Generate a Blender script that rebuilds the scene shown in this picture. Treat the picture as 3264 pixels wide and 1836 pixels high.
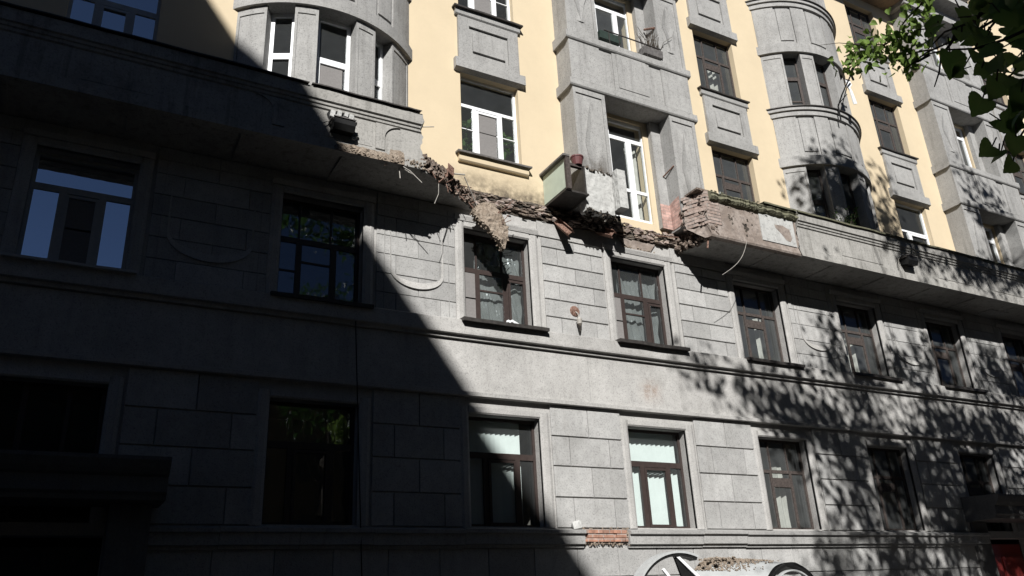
import bpy, bmesh, math, random
from mathutils import Vector, Matrix, noise
R = math.radians
rnd = random.Random(7)
scene = bpy.context.scene
for o in list(bpy.data.objects): bpy.data.objects.remove(o)
C = scene.collection

# ------------------------------------------------------------ camera, sky, sun, exposure
cam = bpy.data.cameras.new('camera'); camo = bpy.data.objects.new('camera', cam); C.objects.link(camo)
YAW, PIT, ROL = R(29.7487), R(22.2409), R(-2.9562)
cf = Vector((math.sin(YAW)*math.cos(PIT), math.cos(YAW)*math.cos(PIT), math.sin(PIT)))
cr = cf.cross(Vector((0, 0, 1))).normalized(); cu = cr.cross(cf)
cr2 = cr*math.cos(ROL) + cu*math.sin(ROL); cu2 = cu*math.cos(ROL) - cr*math.sin(ROL)
EYE = Vector((0, -13, 1.65))
camo.matrix_world = Matrix(((cr2.x, cu2.x, -cf.x, EYE.x), (cr2.y, cu2.y, -cf.y, EYE.y), (cr2.z, cu2.z, -cf.z, EYE.z), (0, 0, 0, 1)))
cam.sensor_width = 36; cam.lens = 2594.8*36/3264; cam.clip_end = 2000; cam.clip_start = 0.05
scene.camera = camo
SUN = Vector((0.525, 1.0, -0.72)).normalized()          # direction the light travels
sl = bpy.data.lights.new('sun', 'SUN'); sl.energy = 5.0; sl.angle = R(0.53); sl.color = (1.0, 0.982, 0.95)
so = bpy.data.objects.new('sun', sl); C.objects.link(so); so.rotation_euler = SUN.to_track_quat('-Z', 'Y').to_euler()
world = bpy.data.worlds.new('World'); scene.world = world; world.use_nodes = True
wn = world.node_tree.nodes; bg = wn['Background']
sky = wn.new('ShaderNodeTexSky'); sky.sky_type = 'NISHITA'; sky.sun_disc = False
sky.sun_elevation = math.asin(-SUN.z); sky.sun_rotation = math.atan2(-SUN.x, -SUN.y)
sky.air_density = 0.27; sky.dust_density = 0.0; sky.ozone_density = 1.0; sky.altitude = 3000
world.node_tree.links.new(sky.outputs[0], bg.inputs[0]); bg.inputs[1].default_value = 0.05
scene.view_settings.view_transform = 'Standard'; scene.view_settings.look = 'None'
scene.view_settings.exposure = 0.43; scene.view_settings.gamma = 1.0
scene.render.resolution_x = 1024; scene.render.resolution_y = 576

def project(p):
    d = Vector(p) - EYE; z = d.dot(cf)
    if z <= 0.01: return (1e6, 1e6)
    return 1632 + 2594.8*d.dot(cr2)/z, 918 - 2594.8*d.dot(cu2)/z      # pixel of the 3264 px wide photo
def ray(u, v):                                                         # direction of a photo pixel
    return (cf + cr2*((u-1632)/2594.8) - cu2*((v-918)/2594.8)).normalized()

# ------------------------------------------------------------ materials
def ramp(nt, a, b, ca, cb):
    n = nt.nodes.new('ShaderNodeValToRGB'); n.color_ramp.elements[0].position = a; n.color_ramp.elements[1].position = b
    n.color_ramp.elements[0].color = (*ca, 1); n.color_ramp.elements[1].color = (*cb, 1); return n
def noise_n(nt, vec, scale, detail=4, rough=0.55):
    n = nt.nodes.new('ShaderNodeTexNoise'); n.inputs['Scale'].default_value = scale
    n.inputs['Detail'].default_value = detail; n.inputs['Roughness'].default_value = rough
    nt.links.new(vec, n.inputs['Vector']); return n
def mixc(nt, fac, a, b, mode='MIX'):
    n = nt.nodes.new('ShaderNodeMix'); n.data_type = 'RGBA'; n.blend_type = mode
    for s, k in ((fac, 0), (a, 6), (b, 7)):
        if hasattr(s, 'is_output'): nt.links.new(s, n.inputs[k])
        elif k == 0: n.inputs[0].default_value = s
        else: n.inputs[k].default_value = (*s, 1)
    return n.outputs[2]
def plaster(name, col, dark=0.55, light=1.15, stain=(0.10, 0.09, 0.08), stain_amt=0.35, speck=0.6, bump=0.4, rough=0.9, fine=42, streak=0.3, low=0.86, midlo=0.90):
    m = bpy.data.materials.new(name); m.use_nodes = True; nt = m.node_tree; b = nt.nodes['Principled BSDF']
    b.inputs['Roughness'].default_value = rough; b.inputs['Specular IOR Level'].default_value = 0.2
    tc = nt.nodes.new('ShaderNodeTexCoord').outputs['Object']
    big = noise_n(nt, tc, 0.9, 6, 0.62)
    r1 = ramp(nt, 0.3, 0.72, tuple(c*low for c in col), tuple(min(1, c*light) for c in col)); nt.links.new(big.outputs[0], r1.inputs[0])
    mid = noise_n(nt, tc, 7, 5, 0.65)
    r2 = ramp(nt, 0.35, 0.68, (midlo,)*3, (2-midlo-0.06,)*3); nt.links.new(mid.outputs[0], r2.inputs[0])
    c = mixc(nt, 1.0, r1.outputs[0], r2.outputs[0], 'MULTIPLY')
    fn = noise_n(nt, tc, fine, 3, 0.7)
    r3 = ramp(nt, 0.33, 0.48, (dark,)*3, (1.0,)*3); nt.links.new(fn.outputs[0], r3.inputs[0])
    c = mixc(nt, speck, c, mixc(nt, 1.0, c, r3.outputs[0], 'MULTIPLY'))
    mp = nt.nodes.new('ShaderNodeMapping'); mp.inputs['Scale'].default_value = (5.0, 5.0, 0.35); nt.links.new(tc, mp.inputs[0])
    st = noise_n(nt, mp.outputs[0], 1.3, 6, 0.7)
    r4 = ramp(nt, 0.52, 0.80, (0, 0, 0), (1, 1, 1)); nt.links.new(st.outputs[0], r4.inputs[0])
    mm = nt.nodes.new('ShaderNodeMath'); mm.operation = 'MULTIPLY'; nt.links.new(r4.outputs[0], mm.inputs[0]); mm.inputs[1].default_value = streak
    c = mixc(nt, mm.outputs[0], c, stain)
    bl = noise_n(nt, tc, 0.55, 8, 0.7)
    r5 = ramp(nt, 0.56, 0.74, (0, 0, 0), (1, 1, 1)); nt.links.new(bl.outputs[0], r5.inputs[0])
    m2 = nt.nodes.new('ShaderNodeMath'); m2.operation = 'MULTIPLY'; nt.links.new(r5.outputs[0], m2.inputs[0]); m2.inputs[1].default_value = stain_amt
    c = mixc(nt, m2.outputs[0], c, stain)
    nt.links.new(c, b.inputs['Base Color'])
    bp = nt.nodes.new('ShaderNodeBump'); bp.inputs['Strength'].default_value = bump; bp.inputs['Distance'].default_value = 0.02
    nt.links.new(fn.outputs[0], bp.inputs['Height']); nt.links.new(bp.outputs[0], b.inputs['Normal'])
    return m
def toned(m):                                                    # every stone a slightly different tone (face attribute)
    nt = m.node_tree; b = nt.nodes['Principled BSDF']; src = b.inputs['Base Color'].links[0].from_socket
    at_ = nt.nodes.new('ShaderNodeAttribute'); at_.attribute_name = 'tone'
    nt.links.new(mixc(nt, 1.0, src, at_.outputs['Color'], 'MULTIPLY'), b.inputs['Base Color']); return m
def simple(name, col, rough=0.6, metal=0.0, var=0.25, scale=12, spec=0.3):
    m = bpy.data.materials.new(name); m.use_nodes = True; nt = m.node_tree; b = nt.nodes['Principled BSDF']
    b.inputs['Roughness'].default_value = rough; b.inputs['Metallic'].default_value = metal; b.inputs['Specular IOR Level'].default_value = spec
    tc = nt.nodes.new('ShaderNodeTexCoord').outputs['Object']; n = noise_n(nt, tc, scale, 5, 0.65)
    r = ramp(nt, 0.3, 0.7, tuple(c*(1-var) for c in col), tuple(min(1, c*(1+var)) for c in col)); nt.links.new(n.outputs[0], r.inputs[0])
    nt.links.new(r.outputs[0], b.inputs['Base Color']); return m
def patchy(name, c1, c2, c3, scale=6, bump=0.8, rough=0.95):
    m = bpy.data.materials.new(name); m.use_nodes = True; nt = m.node_tree; b = nt.nodes['Principled BSDF']
    b.inputs['Roughness'].default_value = rough; b.inputs['Specular IOR Level'].default_value = 0.1
    tc = nt.nodes.new('ShaderNodeTexCoord').outputs['Object']
    n1 = noise_n(nt, tc, scale, 6, 0.7); r1 = ramp(nt, 0.42, 0.58, c1, c2); nt.links.new(n1.outputs[0], r1.inputs[0])
    n2 = noise_n(nt, tc, scale*3.1, 5, 0.75); r2 = ramp(nt, 0.5, 0.66, (0, 0, 0), (1, 1, 1)); nt.links.new(n2.outputs[0], r2.inputs[0])
    c = mixc(nt, r2.outputs[0], r1.outputs[0], c3); nt.links.new(c, b.inputs['Base Color'])
    bp = nt.nodes.new('ShaderNodeBump'); bp.inputs['Strength'].default_value = bump; bp.inputs['Distance'].default_value = 0.03
    nt.links.new(n2.outputs[0], bp.inputs['Height']); nt.links.new(bp.outputs[0], b.inputs['Normal']); return m
def bricks(name, c1, c2, mortar, scale=1.0):
    m = bpy.data.materials.new(name); m.use_nodes = True; nt = m.node_tree; b = nt.nodes['Principled BSDF']
    b.inputs['Roughness'].default_value = 0.95
    tc = nt.nodes.new('ShaderNodeTexCoord').outputs['Object']
    sp = nt.nodes.new('ShaderNodeSeparateXYZ'); nt.links.new(tc, sp.inputs[0])
    ad = nt.nodes.new('ShaderNodeMath'); nt.links.new(sp.outputs[0], ad.inputs[0]); nt.links.new(sp.outputs[1], ad.inputs[1])
    cb = nt.nodes.new('ShaderNodeCombineXYZ'); nt.links.new(ad.outputs[0], cb.inputs[0]); nt.links.new(sp.outputs[2], cb.inputs[1])
    br = nt.nodes.new('ShaderNodeTexBrick'); nt.links.new(cb.outputs[0], br.inputs['Vector'])
    br.inputs['Color1'].default_value = (*c1, 1); br.inputs['Color2'].default_value = (*c2, 1); br.inputs['Mortar'].default_value = (*mortar, 1)
    br.inputs['Scale'].default_value = scale; br.inputs['Brick Width'].default_value = 0.25; br.inputs['Row Height'].default_value = 0.085; br.inputs['Mortar Size'].default_value = 0.008
    n = noise_n(nt, tc, 9, 6, 0.7); r = ramp(nt, 0.35, 0.65, (0.6,)*3, (1.15,)*3); nt.links.new(n.outputs[0], r.inputs[0])
    nt.links.new(mixc(nt, 1.0, br.outputs[0], r.outputs[0], 'MULTIPLY'), b.inputs['Base Color'])
    bp = nt.nodes.new('ShaderNodeBump'); bp.inputs['Strength'].default_value = 0.6; bp.inputs['Distance'].default_value = 0.02
    nt.links.new(n.outputs[0], bp.inputs['Height']); nt.links.new(bp.outputs[0], b.inputs['Normal']); return m
def glass(name, refl=0.12, tint=(0.92, 0.95, 0.94), rough=0.02, wave=0.05, dust=0.06):
    m = bpy.data.materials.new(name); m.use_nodes = True; nt = m.node_tree
    for n in list(nt.nodes):
        if n.type != 'OUTPUT_MATERIAL': nt.nodes.remove(n)
    out = nt.nodes['Material Output']
    tr = nt.nodes.new('ShaderNodeBsdfTransparent'); tr.inputs[0].default_value = (*tint, 1)
    gl = nt.nodes.new('ShaderNodeBsdfGlossy'); gl.inputs['Roughness'].default_value = rough; gl.inputs[0].default_value = (0.9, 0.95, 1, 1)
    lw = nt.nodes.new('ShaderNodeLayerWeight'); lw.inputs[0].default_value = 0.25
    ma = nt.nodes.new('ShaderNodeMath'); ma.operation = 'MULTIPLY_ADD'; ma.use_clamp = True
    nt.links.new(lw.outputs['Fresnel'], ma.inputs[0]); ma.inputs[1].default_value = 0.22; ma.inputs[2].default_value = refl
    tc = nt.nodes.new('ShaderNodeTexCoord').outputs['Object']; nz = noise_n(nt, tc, 1.7, 2, 0.5)
    bp = nt.nodes.new('ShaderNodeBump'); bp.inputs['Strength'].default_value = wave; bp.inputs['Distance'].default_value = 0.05
    nt.links.new(nz.outputs[0], bp.inputs['Height']); nt.links.new(bp.outputs[0], gl.inputs['Normal'])
    mx = nt.nodes.new('ShaderNodeMixShader'); nt.links.new(ma.outputs[0], mx.inputs[0]); nt.links.new(tr.outputs[0], mx.inputs[1]); nt.links.new(gl.outputs[0], mx.inputs[2])
    df = nt.nodes.new('ShaderNodeBsdfDiffuse'); df.inputs[0].default_value = (0.36, 0.38, 0.38, 1)
    dn = noise_n(nt, tc, 2.3, 6, 0.65); dr = ramp(nt, 0.3, 0.75, (dust*0.8,)*3, (dust*1.25,)*3); nt.links.new(dn.outputs[0], dr.inputs[0])
    m2 = nt.nodes.new('ShaderNodeMixShader'); nt.links.new(dr.outputs[0], m2.inputs[0]); nt.links.new(mx.outputs[0], m2.inputs[1]); nt.links.new(df.outputs[0], m2.inputs[2])
    nt.links.new(m2.outputs[0], out.inputs[0]); return m
def leafmat(name, c1, c2, trans=0.35):
    m = bpy.data.materials.new(name); m.use_nodes = True; nt = m.node_tree
    b = nt.nodes['Principled BSDF']; b.inputs['Roughness'].default_value = 0.55; b.inputs['Specular IOR Level'].default_value = 0.25
    tc = nt.nodes.new('ShaderNodeTexCoord').outputs['Object']; n = noise_n(nt, tc, 6, 3)
    r = ramp(nt, 0.35, 0.65, c1, c2); nt.links.new(n.outputs[0], r.inputs[0]); nt.links.new(r.outputs[0], b.inputs['Base Color'])
    t = nt.nodes.new('ShaderNodeBsdfTranslucent'); nt.links.new(r.outputs[0], t.inputs[0])
    mx = nt.nodes.new('ShaderNodeMixShader'); mx.inputs[0].default_value = trans
    nt.links.new(b.outputs[0], mx.inputs[1]); nt.links.new(t.outputs[0], mx.inputs[2]); nt.links.new(mx.outputs[0], nt.nodes['Material Output'].inputs[0]); return m

M = dict(
    stone=plaster('grey_stone_plaster', (0.415, 0.405, 0.39), stain=(0.15, 0.14, 0.125), stain_amt=0.4, streak=0.35, speck=0.8),
    stone2=plaster('grey_stone_dressing', (0.345, 0.34, 0.33), stain=(0.11, 0.105, 0.10), stain_amt=0.45, speck=0.8, fine=34, streak=0.55),
    block=toned(plaster('grey_stone_block', (0.415, 0.41, 0.40), stain=(0.15, 0.14, 0.125), stain_amt=0.35, streak=0.32, speck=0.8)),
    portal_stone=plaster('dark_portal_stone', (0.15, 0.145, 0.14), stain=(0.05, 0.05, 0.045), stain_amt=0.5, streak=0.4),  # stone darkened to carry the tree shade over the portal
    worn=plaster('weathered_cement', (0.35, 0.34, 0.32), stain=(0.075, 0.07, 0.06), stain_amt=0.7, speck=0.7, fine=24, streak=0.85),
    mossy=plaster('mossy_coping', (0.15, 0.145, 0.10), stain=(0.05, 0.055, 0.03), stain_amt=0.6, speck=0.8, fine=18, streak=0.4, bump=0.8),
    yellow=plaster('yellow_stucco', (0.62, 0.515, 0.36), light=1.03, dark=0.85, stain=(0.55, 0.42, 0.25), stain_amt=0.10, speck=0.15, bump=0.08, fine=30, streak=0.06, low=0.93, midlo=0.96),
    white_stucco=plaster('white_stucco_patch', (0.46, 0.46, 0.445), stain=(0.26, 0.25, 0.24), stain_amt=0.5, speck=0.7, fine=16, streak=0.5),
    rubble=patchy('broken_masonry', (0.10, 0.075, 0.06), (0.25, 0.195, 0.16), (0.33, 0.29, 0.26), 9, 1.0),
    mortar=patchy('crumbled_mortar', (0.26, 0.21, 0.165), (0.38, 0.32, 0.26), (0.18, 0.14, 0.11), 9, 1.0),
    soot=patchy('sooty_masonry', (0.03, 0.028, 0.026), (0.11, 0.095, 0.08), (0.20, 0.17, 0.14), 5, 1.0),
    brown=patchy('exposed_brown_render', (0.22, 0.18, 0.155), (0.32, 0.275, 0.245), (0.17, 0.145, 0.13), 3, 0.5),
    brick=bricks('old_brick', (0.31, 0.235, 0.20), (0.38, 0.305, 0.27), (0.30, 0.265, 0.24)),
    brick_red=bricks('fresh_red_brick', (0.45, 0.225, 0.15), (0.33, 0.19, 0.14), (0.36, 0.31, 0.28)),
    brick_pink=bricks('dusty_pink_brick', (0.56, 0.37, 0.32), (0.44, 0.28, 0.24), (0.36, 0.27, 0.24)),
    darkmetal=simple('dark_sheet_metal', (0.055, 0.05, 0.047), 0.5, 0.3, 0.4),
    greymetal=simple('grey_sheet_metal', (0.16, 0.15, 0.145), 0.5, 0.3, 0.4),
    rust=patchy('rusty_steel', (0.10, 0.055, 0.04), (0.22, 0.13, 0.10), (0.34, 0.25, 0.21), 14, 0.4),
    black=simple('black_paint', (0.012, 0.012, 0.012), 0.45, 0, 0.3),
    white=simple('white_plastic', (0.80, 0.81, 0.82), 0.35, 0, 0.03, spec=0.5),
    greyframe=simple('grey_painted_frame', (0.42, 0.43, 0.43), 0.5, 0, 0.1),
    brownframe=simple('brown_plastic_frame', (0.045, 0.033, 0.03), 0.4, 0, 0.2, spec=0.4),
    oldwood=simple('weathered_brown_wood', (0.062, 0.05, 0.045), 0.75, 0, 0.5, 20),
    glass=glass('window_glass', 0.035, dust=0.07), mirrorglass=glass('leafy_reflecting_glass', 0.17, wave=0.06, dust=0.04), skyglass=glass('bright_window_glass', 0.85, wave=0.03, dust=0.01), midglass=glass('dusty_window_glass', 0.09, wave=0.12, dust=0.13),
    inside=simple('interior_plaster', (0.20, 0.19, 0.175), 0.95, 0, 0.1, 3),
    curtain=simple('pale_curtain_cloth', (0.45, 0.44, 0.41), 0.9, 0, 0.1, 8), blind=simple('white_blind_slat', (0.60, 0.65, 0.64), 0.8, 0, 0.05, 4),
    net=simple('grey_insect_screen', (0.20, 0.19, 0.185), 0.9, 0, 0.1, 30),
    leaf=leafmat('linden_leaf', (0.03, 0.075, 0.018), (0.065, 0.125, 0.03)), leaf_light=leafmat('young_leaf', (0.11, 0.18, 0.035), (0.18, 0.26, 0.06)),
    leaf_dark=leafmat('shaded_leaf', (0.03, 0.07, 0.016), (0.055, 0.11, 0.024), 0.3), leaf_near=leafmat('near_leaf', (0.11, 0.21, 0.055), (0.18, 0.27, 0.085), 0.45),
    bark=patchy('tree_bark', (0.05, 0.04, 0.03), (0.12, 0.10, 0.08), (0.07, 0.055, 0.045), 18, 1.0),
    green_sheet=simple('pale_green_sheet_metal', (0.46, 0.52, 0.43), 0.5, 0, 0.12, 3), green_box=simple('dark_green_plastic', (0.03, 0.045, 0.038), 0.5),
    pot=simple('maroon_plastic_pot', (0.13, 0.05, 0.05), 0.5, 0, 0.2), red=simple('red_door_paint', (0.26, 0.04, 0.035), 0.4, 0, 0.25, 4),
    door=simple('dark_door_paint', (0.05, 0.055, 0.06), 0.5), asphalt=simple('asphalt', (0.05, 0.05, 0.052), 0.95, 0, 0.3, 30),
    paving=simple('paving', (0.17, 0.165, 0.16), 0.95, 0, 0.2, 10), kerb=simple('granite_kerb', (0.25, 0.24, 0.235), 0.9, 0, 0.25, 25),
    facing=plaster('facing_house_stucco', (0.22, 0.18, 0.13), stain=(0.1, 0.09, 0.07)), roofing=simple('roof_sheet', (0.10, 0.06, 0.05), 0.6, 0.2),
    film=glass('clear_plastic_film', 0.16, (0.80, 0.90, 0.87), 0.16, 1.0, 0.42), poly=simple('white_polycarbonate', (0.33, 0.34, 0.34), 0.4, 0, 0.06, 6),
    chrome=simple('bright_steel', (0.6, 0.6, 0.6), 0.25, 1.0, 0.1), sign=simple('pale_blue_sign', (0.55, 0.66, 0.72), 0.5, 0, 0.05), cable=simple('black_cable', (0.015, 0.015, 0.015), 0.6),
    wire=simple('grey_wire', (0.35, 0.33, 0.30), 0.6), terracotta=simple('terracotta_pot', (0.40, 0.13, 0.08), 0.8), eaves=patchy('peeling_eaves', (0.22, 0.17, 0.13), (0.30, 0.22, 0.15), (0.15, 0.12, 0.10), 1.2, 0.2),
)

def stain_mat(name, col, amt, scale, vertical=False):          # dirt with a ragged, noisy outline; clear elsewhere
    m = bpy.data.materials.new(name); m.use_nodes = True; nt = m.node_tree; b = nt.nodes['Principled BSDF']; b.inputs['Roughness'].default_value = 1.0; b.inputs['Specular IOR Level'].default_value = 0.0
    b.inputs['Base Color'].default_value = (*col, 1); tc = nt.nodes.new('ShaderNodeTexCoord'); n = noise_n(nt, tc.outputs['Object'], scale, 8, 0.72)
    sp = nt.nodes.new('ShaderNodeSeparateXYZ'); nt.links.new(tc.outputs['Generated'], sp.inputs[0])
    def tri(o, lo):                                                  # 1 inside, 0 at the rim
        a = nt.nodes.new('ShaderNodeMath'); a.operation = 'PINGPONG'; nt.links.new(o, a.inputs[0]); a.inputs[1].default_value = 0.5
        r = nt.nodes.new('ShaderNodeMapRange'); nt.links.new(a.outputs[0], r.inputs[0]); r.inputs[2].default_value = lo; return r.outputs[0]
    zz = nt.nodes.new('ShaderNodeMapRange'); nt.links.new(sp.outputs[2], zz.inputs[0]); zz.inputs[1].default_value = 1.0; zz.inputs[2].default_value = 0.15
    v = zz.outputs[0] if vertical else tri(sp.outputs[2], 0.4)
    mu = nt.nodes.new('ShaderNodeMath'); mu.operation = 'MULTIPLY'; nt.links.new(tri(sp.outputs[0], 0.12 if vertical else 0.4), mu.inputs[0]); nt.links.new(v, mu.inputs[1])
    rn = ramp(nt, 0.40, 0.62, (0.12,)*3, (1, 1, 1)); nt.links.new(n.outputs[0], rn.inputs[0])
    pw = nt.nodes.new('ShaderNodeMath'); pw.operation = 'POWER'; nt.links.new(mu.outputs[0], pw.inputs[0]); pw.inputs[1].default_value = 1.3
    ad = nt.nodes.new('ShaderNodeMath'); ad.operation = 'MULTIPLY'; nt.links.new(rn.outputs[0], ad.inputs[0]); nt.links.new(pw.outputs[0], ad.inputs[1])
    al = nt.nodes.new('ShaderNodeMath'); al.operation = 'MULTIPLY'; nt.links.new(ad.outputs[0], al.inputs[0]); al.inputs[1].default_value = amt; nt.links.new(al.outputs[0], b.inputs['Alpha']); return m
M['soot_stain'] = stain_mat('soot_stain', (0.10, 0.085, 0.07), 0.9, 3.2, True); M['rust_stain'] = stain_mat('rust_stain', (0.42, 0.28, 0.20), 0.40, 9)
# ------------------------------------------------------------ mesh helpers
class MB:
    def __init__(s): s.v = []; s.f = []
    def face(s, pts):
        i = len(s.v); s.v += [tuple(p) for p in pts]; s.f.append(tuple(range(i, i+len(pts))))
    def box(s, x0, x1, y0, y1, z0, z1):
        i = len(s.v)
        s.v += [(x, y, z) for z in (z0, z1) for y in (y0, y1) for x in (x0, x1)]
        s.f += [tuple(i+k for k in q) for q in ((0, 2, 3, 1), (4, 5, 7, 6), (0, 1, 5, 4), (2, 6, 7, 3), (0, 4, 6, 2), (1, 3, 7, 5))]
    def prism(s, prof, x0, x1):                                  # closed (y,z) profile pulled along x
        n = len(prof); i = len(s.v)
        s.v += [(x0, y, z) for y, z in prof] + [(x1, y, z) for y, z in prof]
        for k in range(n): s.f.append((i+k, i+(k+1) % n, i+n+(k+1) % n, i+n+k))
        s.f += [tuple(i+k for k in range(n))[::-1], tuple(i+n+k for k in range(n))]
    def extr(s, poly, y0, y1):                                   # (x,z) outline given depth
        n = len(poly); i = len(s.v)
        s.v += [(x, y0, z) for x, z in poly] + [(x, y1, z) for x, z in poly]
        for k in range(n): s.f.append((i+k, i+(k+1) % n, i+n+(k+1) % n, i+n+k))
        s.f += [tuple(i+k for k in range(n))[::-1], tuple(i+n+k for k in range(n))]
    def tube(s, pts, r, n=7, r2=None):
        pts = [Vector(p) for p in pts]; rings = []
        for k, p in enumerate(pts):
            d = (pts[min(k+1, len(pts)-1)] - pts[max(k-1, 0)]).normalized()
            a = d.orthogonal().normalized() if k == 0 else (a0 - d*a0.dot(d)).normalized()
            a0 = a; b = d.cross(a)
            rr = r if r2 is None else r + (r2-r)*k/(len(pts)-1)
            i = len(s.v); s.v += [tuple(p + (a*math.cos(t)+b*math.sin(t))*rr) for t in [2*math.pi*q/n for q in range(n)]]; rings.append(i)
        for A, B in zip(rings, rings[1:]):
            for q in range(n): s.f.append((A+q, A+(q+1) % n, B+(q+1) % n, B+q))
        s.f += [tuple(rings[0]+q for q in range(n))[::-1], tuple(rings[-1]+q for q in range(n))]
    def sector(s, cx, cy, a0, a1, r0, r1, z0, z1, n=6):           # arc block, angle 0 faces the street
        i = len(s.v)
        for k in range(n+1):
            a = a0+(a1-a0)*k/n
            for r in (r0, r1):
                for z in (z0, z1): s.v.append((cx+r*math.sin(a), cy-r*math.cos(a), z))
        for k in range(n):
            A = i+4*k; B = A+4
            for p, q in ((0, 1), (1, 3), (3, 2), (2, 0)): s.f.append((A+p, A+q, B+q, B+p))
        s.f += [(i, i+2, i+3, i+1), (i+4*n, i+4*n+1, i+4*n+3, i+4*n+2)]
    def rock(s, c, r, sq=(1, 1, 1)):
        i = len(s.v); q = Matrix.Rotation(rnd.random()*6.3, 3, Vector((rnd.gauss(0, 1), rnd.gauss(0, 1), rnd.gauss(0, 1)+0.01)).normalized()) if max(sq) < 1.6 else Matrix.Rotation(rnd.gauss(0, 0.25), 3, 'Y')
        e = (r*0.5*rnd.uniform(0.7, 1.3), r*0.5*rnd.uniform(0.5, 1.1), r*0.5*rnd.uniform(0.4, 1.0))
        for z in (-1, 1):
            for y in (-1, 1):
                for x in (-1, 1):
                    w = q @ Vector((x*e[0]*rnd.uniform(0.55, 1.15), y*e[1]*rnd.uniform(0.55, 1.15), z*e[2]*rnd.uniform(0.6, 1.15))); s.v.append((c[0]+w.x*sq[0], c[1]+w.y*sq[1], c[2]+w.z*sq[2]))
        for f in ((0, 2, 3), (0, 3, 1), (4, 5, 7), (4, 7, 6), (0, 1, 5), (0, 5, 4), (2, 6, 7), (2, 7, 3), (0, 4, 6), (0, 6, 2), (1, 3, 7), (1, 7, 5)): s.f.append(tuple(i+k for k in f))
    def build(s, name, mat, parent=None, loc=(0, 0, 0), rz=0, fix=True, smooth=False):
        me = bpy.data.meshes.new(name); me.from_pydata(s.v, [], s.f); me.materials.append(M[mat])
        if fix:
            b = bmesh.new(); b.from_mesh(me); bmesh.ops.recalc_face_normals(b, faces=b.faces); b.to_mesh(me); b.free()
        if smooth: me.polygons.foreach_set('use_smooth', [True]*len(me.polygons))
        o = bpy.data.objects.new(name, me); C.objects.link(o); o.location = loc; o.rotation_euler = (0, 0, rz)
        if parent: o.parent = parent
        return o
def tag(o, label, cat, group=None):
    o['label'] = label; o['category'] = cat
    if group: o['group'] = group
    return o
def thing(name, label, cat, loc=(0, 0, 0), group=None):
    o = bpy.data.objects.new(name, None); C.objects.link(o); o.location = loc; o.empty_display_size = 0.2
    return tag(o, label, cat, group)
def structure(o): o['kind'] = 'structure'; return o
def nz(*p): return noise.noise(Vector(p))

# ------------------------------------------------------------ ground
X0, X1 = -9.0, 42.0
mb = MB(); mb.box(-150, 150, -150, 150, -1.0, -0.16); structure(mb.build('ground', 'asphalt'))
mb = MB(); mb.box(-60, 70, -10.0, -2.7, -0.159, -0.14); structure(mb.build('road', 'asphalt'))
mb = MB(); mb.box(-60, 70, -2.5, 0.0, -0.159, 0.0); structure(mb.build('pavement', 'paving'))
mb = MB(); mb.box(-60, 70, -15.0, -10.2, -0.159, 0.0); structure(mb.build('pavement', 'paving'))
mb = MB(); mb.box(-60, 70, -2.7, -2.5, -0.159, -0.005); mb.box(-60, 70, -10.2, -10.0, -0.159, -0.005); structure(mb.build('kerb', 'kerb'))

# ------------------------------------------------------------ the damaged apartment house
house = thing('apartment_building', 'grey and yellow apartment house with a long balcony broken off in the middle', 'building')
CX = {-1: -3.9, 0: -0.24, 1: 3.59, 2: 7.125, 3: 10.66, 4: 14.20, 5: 17.73, 6: 21.27, 7: 24.80, 8: 28.34, 9: 31.9, 10: 35.4}
HW = 0.745
PORT = {0: (-1.75, 0.72), 6: (20.80, 22.75)}
PIER = {3: 10.72, 7: 24.74}; BAY = {1: 3.50, 5: 17.72}
def wall_cells(mb, x0, x1, z0, z1, opens, y, depth):
    xs = sorted({x0, x1, *[v for o in opens for v in o[:2]]}); zs = sorted({z0, z1, *[v for o in opens for v in o[2:]]})
    xs = [x for x in xs if x0 <= x <= x1]; zs = [z for z in zs if z0 <= z <= z1]
    def isopen(i, j):
        if i < 0 or j < 0 or i >= len(xs)-1 or j >= len(zs)-1: return False
        cx, cz = (xs[i]+xs[i+1])/2, (zs[j]+zs[j+1])/2
        return any(o[0] < cx < o[1] and o[2] < cz < o[3] for o in opens)
    for i in range(len(xs)-1):
        for j in range(len(zs)-1):
            a, b, c, d = xs[i], xs[i+1], zs[j], zs[j+1]
            if not isopen(i, j):
                mb.face([(a, y, c), (b, y, c), (b, y, d), (a, y, d)]); continue
            if not isopen(i-1, j): mb.face([(a, y, c), (a, y, d), (a, y+depth, d), (a, y+depth, c)])
            if not isopen(i+1, j): mb.face([(b, y, d), (b, y, c), (b, y+depth, c), (b, y+depth, d)])
            if not isopen(i, j-1): mb.face([(a, y, c), (a, y+depth, c), (b, y+depth, c), (b, y, c)])
            if not isopen(i, j+1): mb.face([(a, y, d), (b, y, d), (b, y+depth, d), (a, y+depth, d)])
AZ = (3.19, 5.16); BZ = (6.92, 8.90)
lo = [(cx-HW, cx+HW, *AZ) for k, cx in CX.items()] + [(cx-HW, cx+HW, *BZ) for cx in CX.values()] + [(a, b, -0.2, 3.02) for a, b in PORT.values()]
mb = MB(); wall_cells(mb, X0, X1, -0.2, 9.42, lo, 0, 0.34); mb.build('stone_wall', 'stone', house, fix=False)
UP = []
WIN_C = (10.62, 12.66); WIN_D = (14.38, 16.36); WIN_E = (18.2, 20.1)
for k, cx in CX.items():
    if k in BAY: UP.append((BAY[k]-1.45, BAY[k]+1.45, 9.7, 20.2))
    elif k in PIER:
        for z0, z1 in ((9.95, 12.62), (14.3, 16.4), (18.1, 20.1)): UP.append((cx-0.50, cx+0.62, z0, z1))
    else:
        for z0, z1 in (WIN_C, WIN_D, WIN_E): UP.append((cx-0.71, cx+0.71, z0, z1))
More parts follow.
